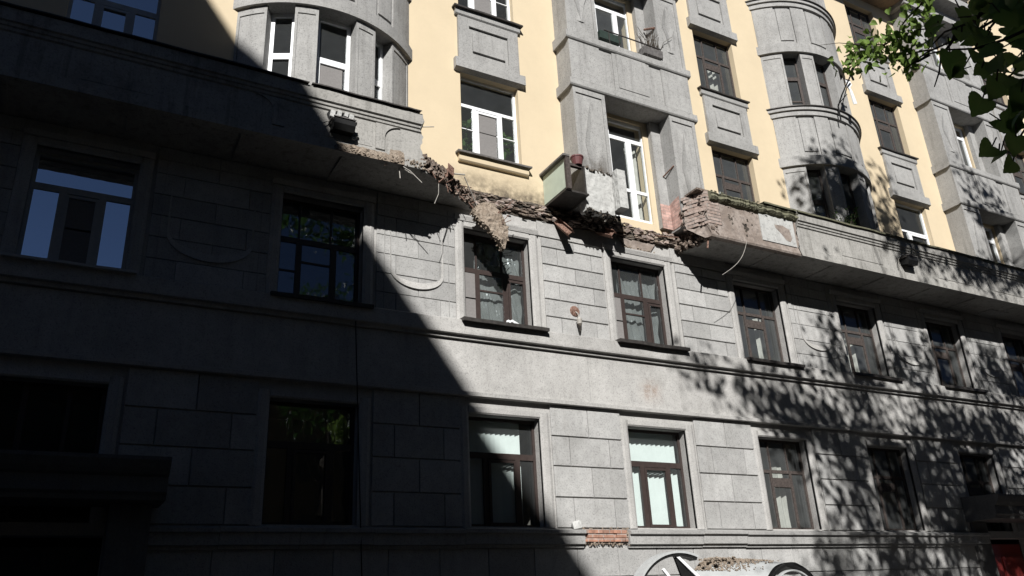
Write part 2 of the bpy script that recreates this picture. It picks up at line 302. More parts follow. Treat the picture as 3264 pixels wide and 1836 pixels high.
mb = MB(); wall_cells(mb, X0, X1, 9.42, 20.6, UP, 0, 0.30); wall_cells(mb, 22.9, X1, 20.6, 26.5, [(CX[k]-0.71, CX[k]+0.71, 21.9, 23.9) for k in (8, 9, 10)], 0, 0.30); mb.build('yellow_wall', 'yellow', house, fix=False)
# floors, partitions and back of the rooms behind the openings
mb = MB()
for z in (2.3, 5.9, 9.45, 13.3, 17.1, 20.7): mb.box(X0, X1, 0.36, 4.4, z, z+0.12)
mb.box(X0, X1, 4.4, 4.6, -0.2, 20.8)
for a, b in zip(sorted(CX.values()), sorted(CX.values())[1:]): mb.box((a+b)/2-0.08, (a+b)/2+0.08, 0.36, 4.39, -0.1, 20.65)
mb.box(22.8, 22.9, 0.0, 4.6, 20.87, 26.3); mb.box(23, X1, 4.3, 4.4, 20.7, 26.4); mb.box(X0-0.1, X0, 0.35, 4.6, -0.2, 20.8); mb.box(X1, X1+0.1, 0.35, 4.6, -0.2, 20.8)
mb.build('interior', 'inside', house)
mb = MB(); mb.prism([(-0.2, 20.95), (6, 23.5), (12, 20.95), (12, 20.85), (-0.2, 20.85)], X0, 22.9); mb.prism([(-0.9, 26.6), (6, 29), (12, 26.6), (12, 20.4), (4.6, 20.4), (4.6, 26.4), (-0.9, 26.4)], 22.9, X1); mb.build('roof', 'roofing', house)
mb = MB(); mb.prism([(0.28, 20.45), (-0.78, 20.45), (-0.82, 20.52), (-0.90, 20.78), (-0.90, 20.86), (0.28, 20.86)], X0, 22.97); mb.build('eaves', 'eaves', house)

# string courses
mb = MB()
def base_course(x0, x1):
    mb = MB()
    dz, dy = rnd.uniform(-0.012, 0.006), rnd.uniform(-0.012, 0.0)
    mb.prism([(a+(dy if a < 0 else 0), b+(dz if a < 0 else 0)) for a, b in [(0, 2.82), (-0.075, 2.825), (-0.08, 2.875), (-0.135, 2.885), (-0.14, 3.05), (-0.195, 3.065), (-0.20, 3.12), (-0.02, 3.165), (0, 3.165)]], x0, x1); mb.build('base_cornice', 'stone2', house)
x = PORT[0][1]+0.02
while x < 20.7:
    n = x + rnd.uniform(1.1, 2.3)
    if x < 8.62 < n+0.5: n = 8.62
    n = min(n, 20.72)
    base_course(x, n-0.006)
    x = n
    if abs(x-8.62) < 1e-6: x = 9.62
base_course(PORT[6][1]+0.05, X1)
mb = MB(); mb.prism([(0, 6.53), (-0.115, 6.535), (-0.12, 6.595), (-0.195, 6.605), (-0.20, 6.64), (-0.20, 6.87), (-0.16, 6.895), (0, 6.90)], X0, X1); mb.build('sill_course', 'stone', house)
mb = MB(); mb.prism([(0, 5.455), (-0.135, 5.46), (-0.14, 5.53), (-0.08, 5.55), (-0.055, 5.56), (-0.055, 6.52), (0, 6.525)], X0, X1); mb.build('frieze_band', 'stone', house)
for xx in (5.6, 9.05, 12.6, 15.9, 19.4, 22.9): mb = MB(); mb.box(xx, xx+0.012, -0.058, -0.05, 5.57, 6.5); mb.build('frieze_joint', 'stone2', house)
# exposed brick where the base cornice has dropped off
mb = MB()
for r in range(3):
    xx = 8.64 + (0.09 if r % 2 else 0)
    while xx < 9.55:
        w = rnd.uniform(0.16, 0.25); d = rnd.uniform(0.0, 0.035)
        mb.box(xx, min(xx+w, 9.61), -0.06-d, 0.05, 2.93+r*0.075, 2.93+r*0.075+0.066); xx += w+0.012
mb.build('exposed_brick', 'brick_red', house)
mb = MB()
for _ in range(80): mb.rock((rnd.uniform(8.6, 9.65), -0.05, rnd.choice((2.88, 2.90, 3.165))+rnd.uniform(-0.02, 0.02)), rnd.uniform(0.015, 0.042))
for _ in range(30): mb.rock((8.62+rnd.choice((0, 1.0))+rnd.uniform(-0.02, 0.02), rnd.uniform(-0.1, 0), rnd.uniform(2.85, 3.15)), rnd.uniform(0.02, 0.045))
mb.build('broken_mortar', 'mortar', house)['kind'] = 'stuff'

# rusticated stone panels between the windows
def stone_panel(x0, x1, rows, seed, y=-0.038, gap=0.016, name='stone_panel', pitch=None, flush=False):
    q = random.Random(seed); mb = MB(); tones = []
    for r, (z0, z1) in enumerate(zip(rows, rows[1:])):
        w = x1-x0
        if pitch:
            cuts = [x0]; c = x0 + (pitch if r % 2 else pitch/2)
            while c < x1-0.2: cuts.append(c); c += pitch
            cuts.append(x1)
        else: cuts = [x0, x0+w*0.24, x0+w*0.80, x1] if r % 2 == 0 else [x0, x0+w*0.52, x1]
        for a, b in zip(cuts, cuts[1:]):
            yy = y + q.uniform(-0.004, 0.004); g = gap*0.72; e = 0.006
            A, B, Z0, Z1 = a+g*0.62, b-g*0.62, z0+g, z1-g
            f0 = len(mb.f); tn = q.uniform(0.82, 1.06)
            mb.face([(A+e, yy, Z0+e), (B-e, yy, Z0+e), (B-e, yy, Z1-e), (A+e, yy, Z1-e)])
            fr = [(A+e, Z0+e), (B-e, Z0+e), (B-e, Z1-e), (A+e, Z1-e)]; bk = [(A, Z0), (B, Z0), (B, Z1), (A, Z1)]
            for k in range(4):
                p, n2 = fr[k], fr[(k+1) % 4]; P, N = bk[k], bk[(k+1) % 4]
                mb.face([(p[0], yy, p[1]), (n2[0], yy, n2[1]), (N[0], yy+0.008, N[1]), (P[0], yy+0.008, P[1])])
                mb.face([(P[0], yy+0.008, P[1]), (N[0], yy+0.008, N[1]), (N[0], 0.0, N[1]), (P[0], 0.0, P[1])])
            tones += [tn]*(len(mb.f)-f0)
    o = mb.build(name, 'block', house, fix=True); at_ = o.data.attributes.new('tone', 'FLOAT_COLOR', 'FACE')
    for k, v in enumerate(tones): at_.data[k].color = (v, v, v, 1)
    return o
ks = sorted(CX)
for i, (a, b) in enumerate(zip(ks, ks[1:])):
    xa, xb = CX[a]+0.98, CX[b]-0.92
    stone_panel(xa, xb, (3.17, 3.72, 4.29, 4.855, 5.455), i)
    if (a, b) in ((2, 3), (3, 4)) or a >= 7:
        stone_panel(xa+0.06, xb-0.05, (6.9, 7.27, 7.65, 8.04, 8.42, 8.81, 9.02), 40+i)
        mb = MB(); mb.box(xa-0.02, xb+0.02, -0.03, 0, 9.06, 9.40); mb.build('plain_frieze', 'stone', house)
    else:                                                        # panel with a sunk frame and a U-shaped medallion line
        stone_panel(xa+0.02, xb-0.02, (6.9, 7.27, 7.65, 8.04, 8.42, 8.81, 9.30), 40+i, gap=0.007, y=-0.03)
        cx, w = (xa+xb)/2, (xb-xa)/2-0.28
        mb = MB(); pts = [(cx-w, -0.012, 8.75), (cx-w, -0.012, 7.75)] + [(cx-w*math.cos(t), -0.012, 7.75-w*0.62*math.sin(t)) for t in [math.pi*k/18 for k in range(1, 18)]] + [(cx+w, -0.012, 7.75), (cx+w, -0.012, 8.75)]
        mid = Vector((cx, 0, 7.75)); N = len(pts); rim = []
        for k, p in enumerate(pts):
            pr, nx = Vector(pts[max(k-1, 0)]), Vector(pts[min(k+1, N-1)]); d = (nx-pr).normalized(); nn = Vector((-d.z, 0, d.x))
            if nn.dot(mid-Vector(p)) < 0: nn = -nn
            rim.append((Vector(p), nn, 0.003+0.036*max(0, min(1, (7.85-p[2])/0.5))))
        for (p, n1, t1), (q, n2, t2) in zip(rim, rim[1:]):
            mb.face([(p.x, -0.03, p.z), (q.x, -0.03, q.z), (q.x, -0.034-t2, q.z), (p.x, -0.034-t1, p.z)])
            mb.face([(p.x, -0.034-t1, p.z), (q.x, -0.034-t2, q.z), (q.x+n2.x*t2*4, -0.031, q.z+n2.z*t2*4), (p.x+n1.x*t1*4, -0.031, p.z+n1.z*t1*4)])
        mb.build('medallion', 'stone', house, fix=False)
        mb = MB()
        for sx in (xa+0.17, xb-0.17): mb.box(sx-0.006, sx+0.006, -0.042, -0.03, 6.92, 9.2)
        mb.box(xa, xb, -0.045, -0.03, 9.06, 9.08); mb.build('panel_frame', 'stone2', house)
stone_panel(0.8, 20.7, (-0.1, 0.5, 1.1, 1.72, 2.32, 2.83), 90, pitch=0.905, gap=0.012, y=-0.03, name='base_stone')
stone_panel(22.8, X1, (-0.1, 0.5, 1.1, 1.72, 2.32, 2.83), 91, pitch=0.905, gap=0.012, y=-0.03, name='base_stone')
# window surrounds
def surround(cx, z0, z1, top):
    mb = MB(); o = HW
    for s in (-1, 1):
        x0, x1 = cx+s*o, cx+s*(o+0.20)
        pr = [(x0, 0.05), (x0, -0.02), (x0+s*0.05, -0.045), (x0+s*0.14, -0.05), (x1-s*0.005, -0.03), (x1, 0.0)]
        for (xa, ya), (xb, yb) in zip(pr, pr[1:]): mb.face([(xa, ya, z0), (xb, yb, z0), (xb, yb, z1+0.12), (xa, ya, z1+0.12)])
        mb.face([(x, y, z1+0.12) for x, y in pr])
    mb.prism([(0.05, z1), (-0.02, z1), (-0.045, z1+0.03), (-0.045, z1+0.125), (0.0, z1+0.13)], cx-o, cx+o)
    if top: mb.prism([(0, z1+0.13), (-0.06, z1+0.135), (-0.09, z1+0.22), (-0.09, z1+0.25), (0, z1+0.27)], cx-0.95, cx+0.95)
    mb.build('window_surround', 'stone', house, fix=True)
for k, cx in CX.items():
    surround(cx, 3.17, AZ[1], False); surround(cx, 6.9, BZ[1], True)

# ------------------------------------------------------------ windows
def window(cx, z0, z1, y, w, frame, pane, bars, label=None, rz=0, fw=0.055, sash=None, depth=0.06, ori=None, screen=None):
    h = z1-z0; hw = w/2; mb = MB()
    mb.box(-hw, -hw+fw, 0, depth, 0, h); mb.box(hw-fw, hw, 0, depth, 0, h); mb.box(-hw+fw, hw-fw, 0.002, depth-0.002, 0, fw); mb.box(-hw+fw, hw-fw, 0.002, depth-0.002, h-fw, h)
    for kind, f, a, b, t in bars:                                # fractions of the opening
        if kind == 'v': mb.box(-hw+f*w-t/2, -hw+f*w+t/2, 0.004, depth-0.004, a*h, b*h)
        else: mb.box(-hw+a*w, -hw+b*w, 0.007 if t > 0.04 else 0.012, depth-0.007, f*h-t/2, f*h+t/2)
    o = mb.build('window', frame, house, (cx, y, z0) if ori is None else ori, rz)
    if label: o['label'] = label
    p = MB(); p.face([(-hw+0.02, depth*0.5, 0.02), (hw-0.02, depth*0.5, 0.02), (hw-0.02, depth*0.5, h-0.02), (-hw+0.02, depth*0.5, h-0.02)]); p.build('pane', pane, o, fix=False)
    if sash:
        s = MB(); a, b, c, d = sash; a, b, c, d = -hw+a*w, -hw+b*w, c*h, d*h; t = 0.05
        s.box(a, a+t, -0.015, 0.02, c, d); s.box(b-t, b, -0.015, 0.02, c, d); s.box(a+t, b-t, -0.014, 0.02, c, c+t); s.box(a+t, b-t, -0.014, 0.02, d-t, d); s.build('sash', frame, o)
    if screen:
        a, b, c, d = screen; q = MB(); q.box(-hw+a*w, -hw+b*w, 0.012, 0.02, c*h, d*h); q.build('insect_screen', 'net', o)
    return o
def sill(o, w, proj, mat='darkmetal', drop=0.05, z=0.0):
    mb = MB(); n = 14
    top, bot = [], []
    for k in range(n+1):
        x = -w/2+w*k/n; wz = 0.012*nz(x*2.1, o.location.x, o.location.z)
        top.append(((x, 0.0, z+0.02), (x, -proj, z-0.02+wz))); bot.append(((x, -proj+0.004, z-0.02-drop*0.75+wz), (x, 0.0, z-0.02)))
    for k in range(n):
        for A in ((top[k][0], top[k+1][0], top[k+1][1], top[k][1]), (top[k][1], top[k+1][1], bot[k+1][0], bot[k][0]), (bot[k][0], bot[k+1][0], bot[k+1][1], bot[k][1])): mb.face(A)
    for k in (0, n): mb.face([top[k][0], top[k][1], bot[k][0], bot[k][1]])
    mb.build('sill', mat, o, fix=False)
W2 = 2*HW
brownA = [('h', 0.645, 0, 1, 0.11), ('v', 0.29, 0, 0.645, 0.10), ('v', 0.735, 0, 0.645, 0.10)]
brownB = [('h', 0.60, 0, 1, 0.10), ('v', 0.26, 0, 0.60, 0.10), ('v', 0.68, 0, 0.60, 0.11), ('v', 0.25, 0.60, 1, 0.03), ('v', 0.64, 0.60, 1, 0.03), ('h', 0.40, 0.26, 0.68, 0.035), ('h', 0.30, 0.0, 0.26, 0.03)]
oldwin = [('h', 0.64, 0, 1, 0.07), ('v', 0.30, 0, 0.64, 0.07), ('v', 0.70, 0, 0.64, 0.07), ('v', 0.32, 0.64, 1, 0.035), ('v', 0.68, 0.64, 1, 0.035), ('h', 0.52, 0.3, 0.7, 0.20)]
pvc = [('h', 0.645, 0, 1, 0.075), ('v', 0.27, 0, 0.645, 0.085), ('v', 0.715, 0, 0.645, 0.085), ('h', 0.36, 0.27, 0.715, 0.022), ('h', 0.36, 0, 0.27, 0.018), ('h', 0.36, 0.715, 1, 0.018)]
pvc_plain = [('h', 0.70, 0, 1, 0.11), ('v', 0.31, 0, 0.70, 0.11), ('v', 0.69, 0, 0.70, 0.11), ('h', 0.37, 0.31, 0.69, 0.03)]
YW = 0.20
for k, cx in CX.items():
    # ground storey
    if k in (2, 3): o = window(cx, *AZ, YW, W2, 'brownframe', 'glass', brownA, sash=(0.32, 0.71, 0.02, 0.61))
    elif k in (0,): o = window(cx, *AZ, YW, W2, 'brownframe', 'glass', [('v', 0.3, 0, 1, 0.08), ('v', 0.68, 0, 1, 0.06)])
    elif k == 1: o = window(cx, *AZ, YW, W2, 'brownframe', 'mirrorglass', brownA, sash=(0.32, 0.71, 0.02, 0.61))
    else: o = window(cx, *AZ, YW, W2, 'oldwood', 'midglass', oldwin)
    # second storey
    if k == 0: o = window(cx, *BZ, YW, W2, 'greyframe', 'skyglass', pvc_plain, sash=(0.34, 0.66, 0.02, 0.66), screen=(0.35, 0.65, 0.03, 0.65)); sill(o, 1.8, 0.50, 'greyframe')
    elif k == 1: o = window(cx, *BZ, YW, W2, 'brownframe', 'mirrorglass', brownB); sill(o, 1.78, 0.47, drop=0.09)
    elif k in (2, 3): o = window(cx, *BZ, YW, W2, 'brownframe', 'glass', brownB, sash=(0.72, 0.985, 0.02, 0.56), screen=(0.03, 0.235, 0.02, 0.57)); sill(o, 1.84, 0.52, drop=0.09)
    else: o = window(cx, *BZ, YW, W2, 'oldwood', 'midglass', oldwin); sill(o, 1.78, 0.48, drop=0.09)
    # upper storeys of the yellow wall
    if k not in BAY and k not in PIER:
        for n, (z0, z1) in enumerate((WIN_C, WIN_D, WIN_E)):
            if k == 0: o = window(cx, z0, z1, 0.14, 1.42, 'greyframe', 'skyglass', pvc_plain, sash=(0.34, 0.66, 0.02, 0.66))
            elif k == 2 or (k == 6 and n == 0): o = window(cx, z0, z1, 0.14, 1.42, 'white', 'glass', pvc if k == 2 else [('h', 0.55, 0, 1, 0.06), ('v', 0.37, 0, 0.55, 0.09)], sash=(0.30, 0.69, 0.02, 0.61) if k == 2 else (0.4, 0.97, 0.02, 0.52), screen=(0.33, 0.64, 0.04, 0.58) if k == 2 else None)
            else: o = window(cx, z0, z1, 0.16, 1.42, 'oldwood', 'midglass', oldwin)
            sill(o, 1.74, 0.30, 'greymetal' if n == 0 and k == 2 else 'darkmetal')

# dressings of the yellow wall: lintels, sills, spandrel panels
for k, cx in CX.items():
    if k in BAY or k in PIER: continue
    for n, (z0, z1) in enumerate((WIN_C, WIN_D, WIN_E)):
        if n < 2:
            mb = MB(); mb.prism([(0, z1), (-0.10, z1+0.035), (-0.13, z1+0.05), (-0.13, z1+0.29), (-0.05, z1+0.31), (0, z1+0.31)], cx-0.86, cx+0.86); mb.build('lintel', 'stone2', house)
            zb, zt = z1+0.31, z0+3.52
            mb = MB(); a, b, c, d = cx-0.49, cx+0.49, zb+0.20, zt-0.22
            for x0, x1, q0, q1 in ((cx-0.755, a, zb, zt), (b, cx+0.755, zb, zt), (a, b, zb, c), (a, b, d, zt)): mb.box(x0, x1, -0.07, 0, q0, q1)
            mb.box(a-0.01, b+0.01, -0.022, -0.002, c-0.01, d+0.01)
            mb.face([(a+0.09, -0.066, c+0.10), (b-0.09, -0.066, c+0.10), (b-0.10, -0.030, d-0.08), (a+0.10, -0.030, d-0.08)])
            mb.face([(a+0.09, -0.066, c+0.10), (b-0.09, -0.066, c+0.10), (b-0.09, -0.022, c+0.10), (a+0.09, -0.022, c+0.10)])
            for q in (a+0.09, b-0.09): mb.face([(q, -0.066, c+0.10), (q+(0.01 if q < cx else -0.01), -0.030, d-0.08), (q+(0.01 if q < cx else -0.01), -0.022, d-0.08), (q, -0.022, c+0.10)])
            mb.build('spandrel_panel', 'stone2', house)
        zs = z0-0.03
        mb = MB(); mb.prism([(0, zs-0.19), (-0.06, zs-0.185), (-0.085, zs-0.16), (-0.09, zs-0.06), (-0.09, zs), (0, zs+0.005)], cx-0.82, cx+0.82); mb.build('sill_moulding', 'yellow' if n == 0 and k == 2 else 'stone2', house)

# ------------------------------------------------------------ round bays
def bay(k):
    cx = BAY[k]; w, s = 1.72, 0.74; RR = (w*w+s*s)/(2*s); cy = RR-s; A = math.asin(w/RR); d = R(1)
    pil = [(-A, -32*d), (-19.5*d, -9*d), (9*d, 19.5*d), (31*d, A)]; op = [(-32*d, -19.5*d), (-9*d, 9*d), (19.5*d, 31*d)]
    mb = MB()
    mb.sector(cx, cy, -A, A, RR-0.30, RR-0.03, 9.64, 10.05, 18)
    for z0, z1 in ((10.05, 12.58), (14.42, 16.28), (18.2, 20.3)):
        for i, (a, b) in enumerate(pil):
            mb.sector(cx, cy, a, b, RR-0.34, RR-0.02, z0, z1, 5)
            t = 1.3*d                                                             # raised rim round each pilaster face
            for p, q, u, v in ((a, a+t, z0, z1), (b-t, b, z0, z1), (a+t, b-t, z1-0.16, z1)): mb.sector(cx, cy, p, q, RR-0.021, RR, u, v, 3)
    for zl in (12.58, 16.28): mb.sector(cx, cy, -A-0.03, A+0.03, RR-0.34, RR+0.07, zl, zl+0.28, 26)
    for z0, z1 in ((12.86, 14.14), (16.56, 17.92)):
        mb.sector(cx, cy, -A, A, RR-0.3, RR-0.02, z0, z1, 24)
        for a, b in pil: mb.sector(cx, cy, a, b, RR-0.021, RR+0.018, z0, z1, 4)
        for a, b in op:
            a2, b2 = a+1.6*d, b-1.6*d; mb.sector(cx, cy, a2, b2, RR-0.021, RR+0.008, z0+0.16, z1-0.06, 5)
    for zl in (14.14, 17.92): mb.sector(cx, cy, -A-0.03, A+0.03, RR-0.34, RR+0.06, zl, zl+0.15, 26); mb.sector(cx, cy, -A-0.04, A+0.04, RR-0.34, RR+0.11, zl+0.15, zl+0.25, 26)
    mb.build('bay', 'stone2', house)
    for zl in (14.39, 18.17): mb = MB(); mb.sector(cx, cy, -A-0.05, A+0.05, RR-0.3, RR+0.15, zl, zl+0.025, 26); mb.build('bay_capping', 'darkmetal', house)
    r = RR-0.24
    for n, (z0, z1) in enumerate(((10.05, 12.58), (14.42, 16.28), (18.2, 20.3))):
        for a, b in op:
            m = (a+b)/2; ww = 2*r*math.sin((b-a)/2)-0.004
            white = k == 1 or n == 2
            fr = [('h', 0.62, 0, 1, 0.09)] + ([('h', 0.30, 0.05, 0.95, 0.025)] if white else [('h', 0.2, 0, 1, 0.05)])
            o = window(0, z0, z1, 0, ww, 'white' if white else 'oldwood', 'glass' if k == 1 else 'midglass', fr, ori=(cx+r*math.cos((b-a)/2)*math.sin(m), cy-r*math.cos((b-a)/2)*math.cos(m), z0), rz=m, fw=0.07 if white else 0.05, sash=(0.06, 0.94, 0.02, 0.60), screen=(0.15, 0.8, 0.04, 0.57) if k == 1 and abs(m) < 0.1 and n == 0 else None)
for k in BAY: bay(k)

# ------------------------------------------------------------ square piers with loggia windows
def pier(k):
    cx = PIER[k]; xl, xr = cx-1.77, cx+1.77; p = -0.52; ol, orr = cx-0.90, cx+0.98
    mb = MB()
    levels = ((9.75 if k == 3 else 9.3, 12.72), (14.3, 16.5), (18.1, 20.3))
    for z0, z1 in levels:
        for a, b in ((xl, ol), (orr, xr)):
            mb.box(a, b, p, 0.0, z0, z1)
            for x0, x1, u, v in ((a+0.0, a+0.07, z0, z1), (b-0.09, b, z0, z1), (a+0.07, b-0.09, z1-0.13, z1)): mb.box(x0, x1, p-0.028, p, u, v)
            c = (a+b)/2; h0, h1 = z0+0.35, z1-0.35; wd = (b-a)*0.24; zm = z0+(z1-z0)*0.52
            for s in (-1, 1):                                                     # incised lozenge, drawn as bevelled ribs
                pts = [(c, h1), (c+s*wd*0.8, zm+0.25), (c+s*wd, zm), (c+s*wd*0.55, h0+0.55), (c+s*wd*0.25, h0+0.25), (c, h0)]
                for (xa, za), (xb, zb) in zip(pts, pts[1:]):
                    t = 0.014 if zb > zm-0.05 else 0.03
                    mb.face([(xa, p-0.001, za-t*0.2), (xb, p-0.001, zb-t*0.2), (xb, p-0.03, zb+t), (xa, p-0.03, za+t)]); mb.face([(xa, p-0.03, za+t), (xb, p-0.03, zb+t), (xb-s*0.12, p-0.001, zb+t+0.02), (xa-s*0.12, p-0.001, za+t+0.02)])
    for zl, h in ((12.72, 0.25), (14.04, 0.26), (16.5, 0.25), (17.84, 0.26)):
        mb.prism([(0.0, zl), (p-0.0, zl), (p-0.06, zl+0.02), (p-0.08, zl+0.05), (p-0.08, zl+h-0.05), (p-0.02, zl+h), (0.0, zl+h)], xl-0.08, xr+0.08)
    for z0, z1 in ((12.97, 14.04), (16.75, 17.84)):
        mb.box(xl, xr, p, 0.0, z0, z1)
        mb.box(xl, xl+0.85, p-0.03, p, z0, z1); mb.box(xr-0.85, xr, p-0.03, p, z0, z1); mb.box(cx-0.55, cx+0.55, p-0.03, p, z0, z1); mb.box(cx-0.44, cx+0.44, p-0.045, p-0.03, z0+0.1, z1)
    for z1 in (12.6, 16.4, 20.1):                                                 # inner jambs and ceiling of the recess
        z0 = {12.6: 9.85, 16.4: 14.3, 20.1: 18.1}[z1]
        mb.box(orr-0.27, orr, -0.14, 0.0, z0, z1+0.1); mb.box(ol, ol+0.2, -0.14, 0.0, z0, z1+0.1)
    mb.build('pier', 'stone2', house)
    for n, (z0, z1) in enumerate(((9.95, 12.62), (14.3, 16.4), (18.1, 20.1))):
        window(cx+0.06, z0, z1, 0.05, 1.12, 'white', 'midglass' if n else 'glass', [('h', 0.815 if n == 0 else 0.80, 0, 1, 0.10), ('v', 0.56, 0, 0.81, 0.16), ('h', 0.30, 0, 1, 0.08)] if n == 0 else [('h', 0.80, 0, 1, 0.10), ('v', 0.60, 0, 0.8, 0.14)], fw=0.085)
for k in PIER: pier(k)
# raised attic of the far pier
cx = PIER[7]; mb = MB()
for zl, h, o in ((20.3, 0.22, 0.10), (20.9, 0.30, 0.45), (21.9, 0.25, 0.30)): mb.box(cx-1.85-o, cx+1.85+o, -0.6-o, 0.2, zl, zl+h)
mb.box(cx-1.8, cx+1.8, -0.56, 0.2, 20.52, 20.9); mb.box(cx-1.8, cx+1.8, -0.56, 0.2, 21.2, 21.9); mb.build('attic', 'stone2', house)
mb = MB(); mb.box(CX[9]-1.9, CX[9]+1.9, -0.5, 0.0, 9.4, 20.4); mb.build('pier_far', 'stone2', house).name = 'plain_pier'

# railing and flower boxes of the loggia above the break
mb = MB(); cx = PIER[3]; y = -0.58
mb.box(cx-0.72, cx+1.0, y-0.012, y+0.012, 14.62, 14.645)
for xx in (cx-0.6, cx-0.30, cx+0.52, cx+0.82): mb.box(xx, xx+0.02, y-0.008, y+0.008, 14.2, 14.62)
mb.build('railing', 'darkmetal', house)
fb = thing('flower_box', 'dark green flower box on the loggia rail, nearest the white window', 'flower box', (cx-0.55, -0.47, 14.40))
mb = MB(); mb.prism([(-0.09, 0), (0.09, 0), (0.11, 0.2), (-0.11, 0.2)], -0.3, 0.32); mb.build('trough', 'green_box', fb)
mb = MB(); [mb.rock((rnd.uniform(-0.28, 0.3), rnd.uniform(-0.08, 0.08), 0.21), 0.035) for _ in range(40)]; mb.build('soil', 'soot', fb)
fb = thing('flower_box', 'grey brown flower box of dry twigs at the right of the loggia rail', 'flower box', (cx+0.72, -0.50, 14.36))
mb = MB(); mb.prism([(-0.09, 0), (0.09, 0), (0.11, 0.2), (-0.11, 0.2)], -0.28, 0.3); mb.build('trough', 'greymetal', fb)
mb = MB()
for _ in range(40):
    x, y0 = rnd.uniform(-0.25, 0.27), rnd.uniform(-0.06, 0.06); a, b = rnd.gauss(0, 0.12), rnd.gauss(0, 0.08); h = rnd.uniform(0.2, 0.75)
    mb.tube([(x, y0, 0.18), (x+a*0.5, y0+b*0.5, 0.18+h*0.6), (x+a*1.4, y0+b, 0.18+h)], 0.006, 4)
mb.build('dry_twigs', 'bark', fb)
mb = MB(); cx = PIER[3]
mb.tube([(cx+0.97, -0.48, 11.35), (cx+0.90, -0.1, 11.2)], 0.02, 6); mb.build('iron_hook', 'rust', house)
mb = MB(); mb.tube([(cx+0.96, -0.50, 15.35), (cx+0.88, -0.2, 15.5)], 0.03, 6); mb.build('iron_hook', 'rust', house)

# ------------------------------------------------------------ long balcony, broken between the two halves
ZS, ZT, YF = 9.32, 9.62, -1.08
def cutface(mb, line, z0, z1, nx, nzv, amp, seed):
    """rough fractured face: line = function(t)->(x,y)"""
    g = []
    for i in range(nx+1):
        col = []
        for j in range(nzv+1):
            t = i/nx; x, y = line(t); z = z0+(z1-z0)*j/nzv
            x += amp*nz(t*9+seed, z*11, seed) + 0.4*amp*nz(t*31, z*37, seed+3); col.append((x, y+0.3*amp*nz(t*12, z*14, seed+9), z + (0.04*nz(t*15, seed, 2) if j in (0, nzv) else 0)))
        g.append(col)
    for i in range(nx):
        for j in range(nzv): mb.face([g[i][j], g[i+1][j], g[i+1][j+1], g[i][j+1]])
    return g
def slab(side, line, xfar):
    mb = MB(); n = 40
    g = []
    for i in range(n+1):
        t = i/n; x, y = line(t); x += 0.07*nz(t*9+side, 4.1, side)+0.03*nz(t*30, 1, side); g.append((x, max(y, YF+0.07)))
    for a, b in zip(g, g[1:]):
        for z in (ZS, ZT): mb.face([(xfar, a[1], z), (a[0], a[1], z), (b[0], b[1], z), (xfar, b[1], z)])
        mb.face([(a[0], a[1], ZS), (b[0], b[1], ZS), (b[0], b[1], ZT), (a[0], a[1], ZT)])
    F7 = YF+0.07; mb.face([(xfar, F7, ZS), (g[0][0], F7, ZS), (g[0][0], F7, ZT), (xfar, F7, ZT)])
    mb.face([(xfar, F7, ZS), (xfar, 0, ZS), (xfar, 0, ZT), (xfar, F7, ZT)])
    o = mb.build('balcony_slab', 'worn', house, fix=True)
    for xx in [v for v in (-3.2, -1.5, 0.2, 1.9, 3.6, 14.0, 15.9, 17.8, 19.7, 21.6, 23.5, 25.4, 27.3, 30, 33)]:
        if (side < 0 and xx < 4) or (side > 0 and xx > 13): mb = MB(); mb.box(xx, xx+0.06, YF+0.14, -0.02, ZS-0.025, ZS); mb.build('soffit_rib', 'worn', house)
    return g
lineL = lambda t: (5.10+1.55*t, YF*(1-t)); lineR = lambda t: (12.12-0.22*t, YF*(1-t))
slab(-1, lineL, X0); slab(1, lineR, X1)
def parapet(xfar, xe, name, mat, seed, yb, cap=True, oblique=0.0):
    """wall of the balcony from xfar to a ragged end at xe"""
    prof = [(YF+0.14, ZS-0.012), (YF-0.03, ZS-0.012), (YF-0.035, 9.50), (YF, 9.52), (YF, 10.08), (YF-0.03, 10.10), (YF-0.035, 10.15), (YF-0.06, 10.16), (YF-0.065, 10.21), (YF-0.10, 10.225)] if cap else [(YF+0.14, ZS-0.012), (YF+0.01, ZS-0.012), (YF-0.012, ZS+0.03), (YF, 9.50), (YF, 10.2)]
    prof += [(YF-0.11, 10.44), (YF-0.02, 10.48), (yb, 10.48), (yb, ZT+0.012)] if cap else [(yb, 10.2), (yb, ZT+0.012)]
    d = []                                                                      # densify so that the end can be ragged
    for a, b in zip(prof, prof[1:]+prof[:1]):
        m = max(1, int(math.hypot(b[0]-a[0], b[1]-a[1])/0.06))
        d += [(a[0]+(b[0]-a[0])*k/m, a[1]+(b[1]-a[1])*k/m) for k in range(m)]
    mb = MB(); n = len(d); i = 0; s = 1 if xfar < xe else -1
    end = [xe + s*(0.05*nz(y*7, z*8, seed)+0.03*nz(y*25, z*27, seed)+0.10*nz(z*3, seed, 5)) + oblique*(y-YF) for y, z in d]
    mb.v = [(xfar, y, z) for y, z in d] + [(e, y, z) for e, (y, z) in zip(end, d)]
    cxx = sum(end)/n - s*0.06; mb.v.append((cxx, (YF+yb)/2, 9.9))
    for k in range(n):
        k2 = (k+1) % n; mb.f.append((k, k2, n+k2, n+k)); mb.f.append((n+k, n+k2, 2*n))
    mb.f.append(tuple(range(n))[::-1])
    return mb.build(name, mat, house, fix=True)
parapet(X0, 5.06, 'parapet', 'worn', 1, -0.72)
parapet(X1, 14.72, 'parapet', 'worn', 2, -0.66)
o = parapet(14.73, 11.95, 'damaged_parapet', 'brown', 3, -0.60, cap=False, oblique=-0.5); o['label'] = 'brown stripped parapet end beside the break'
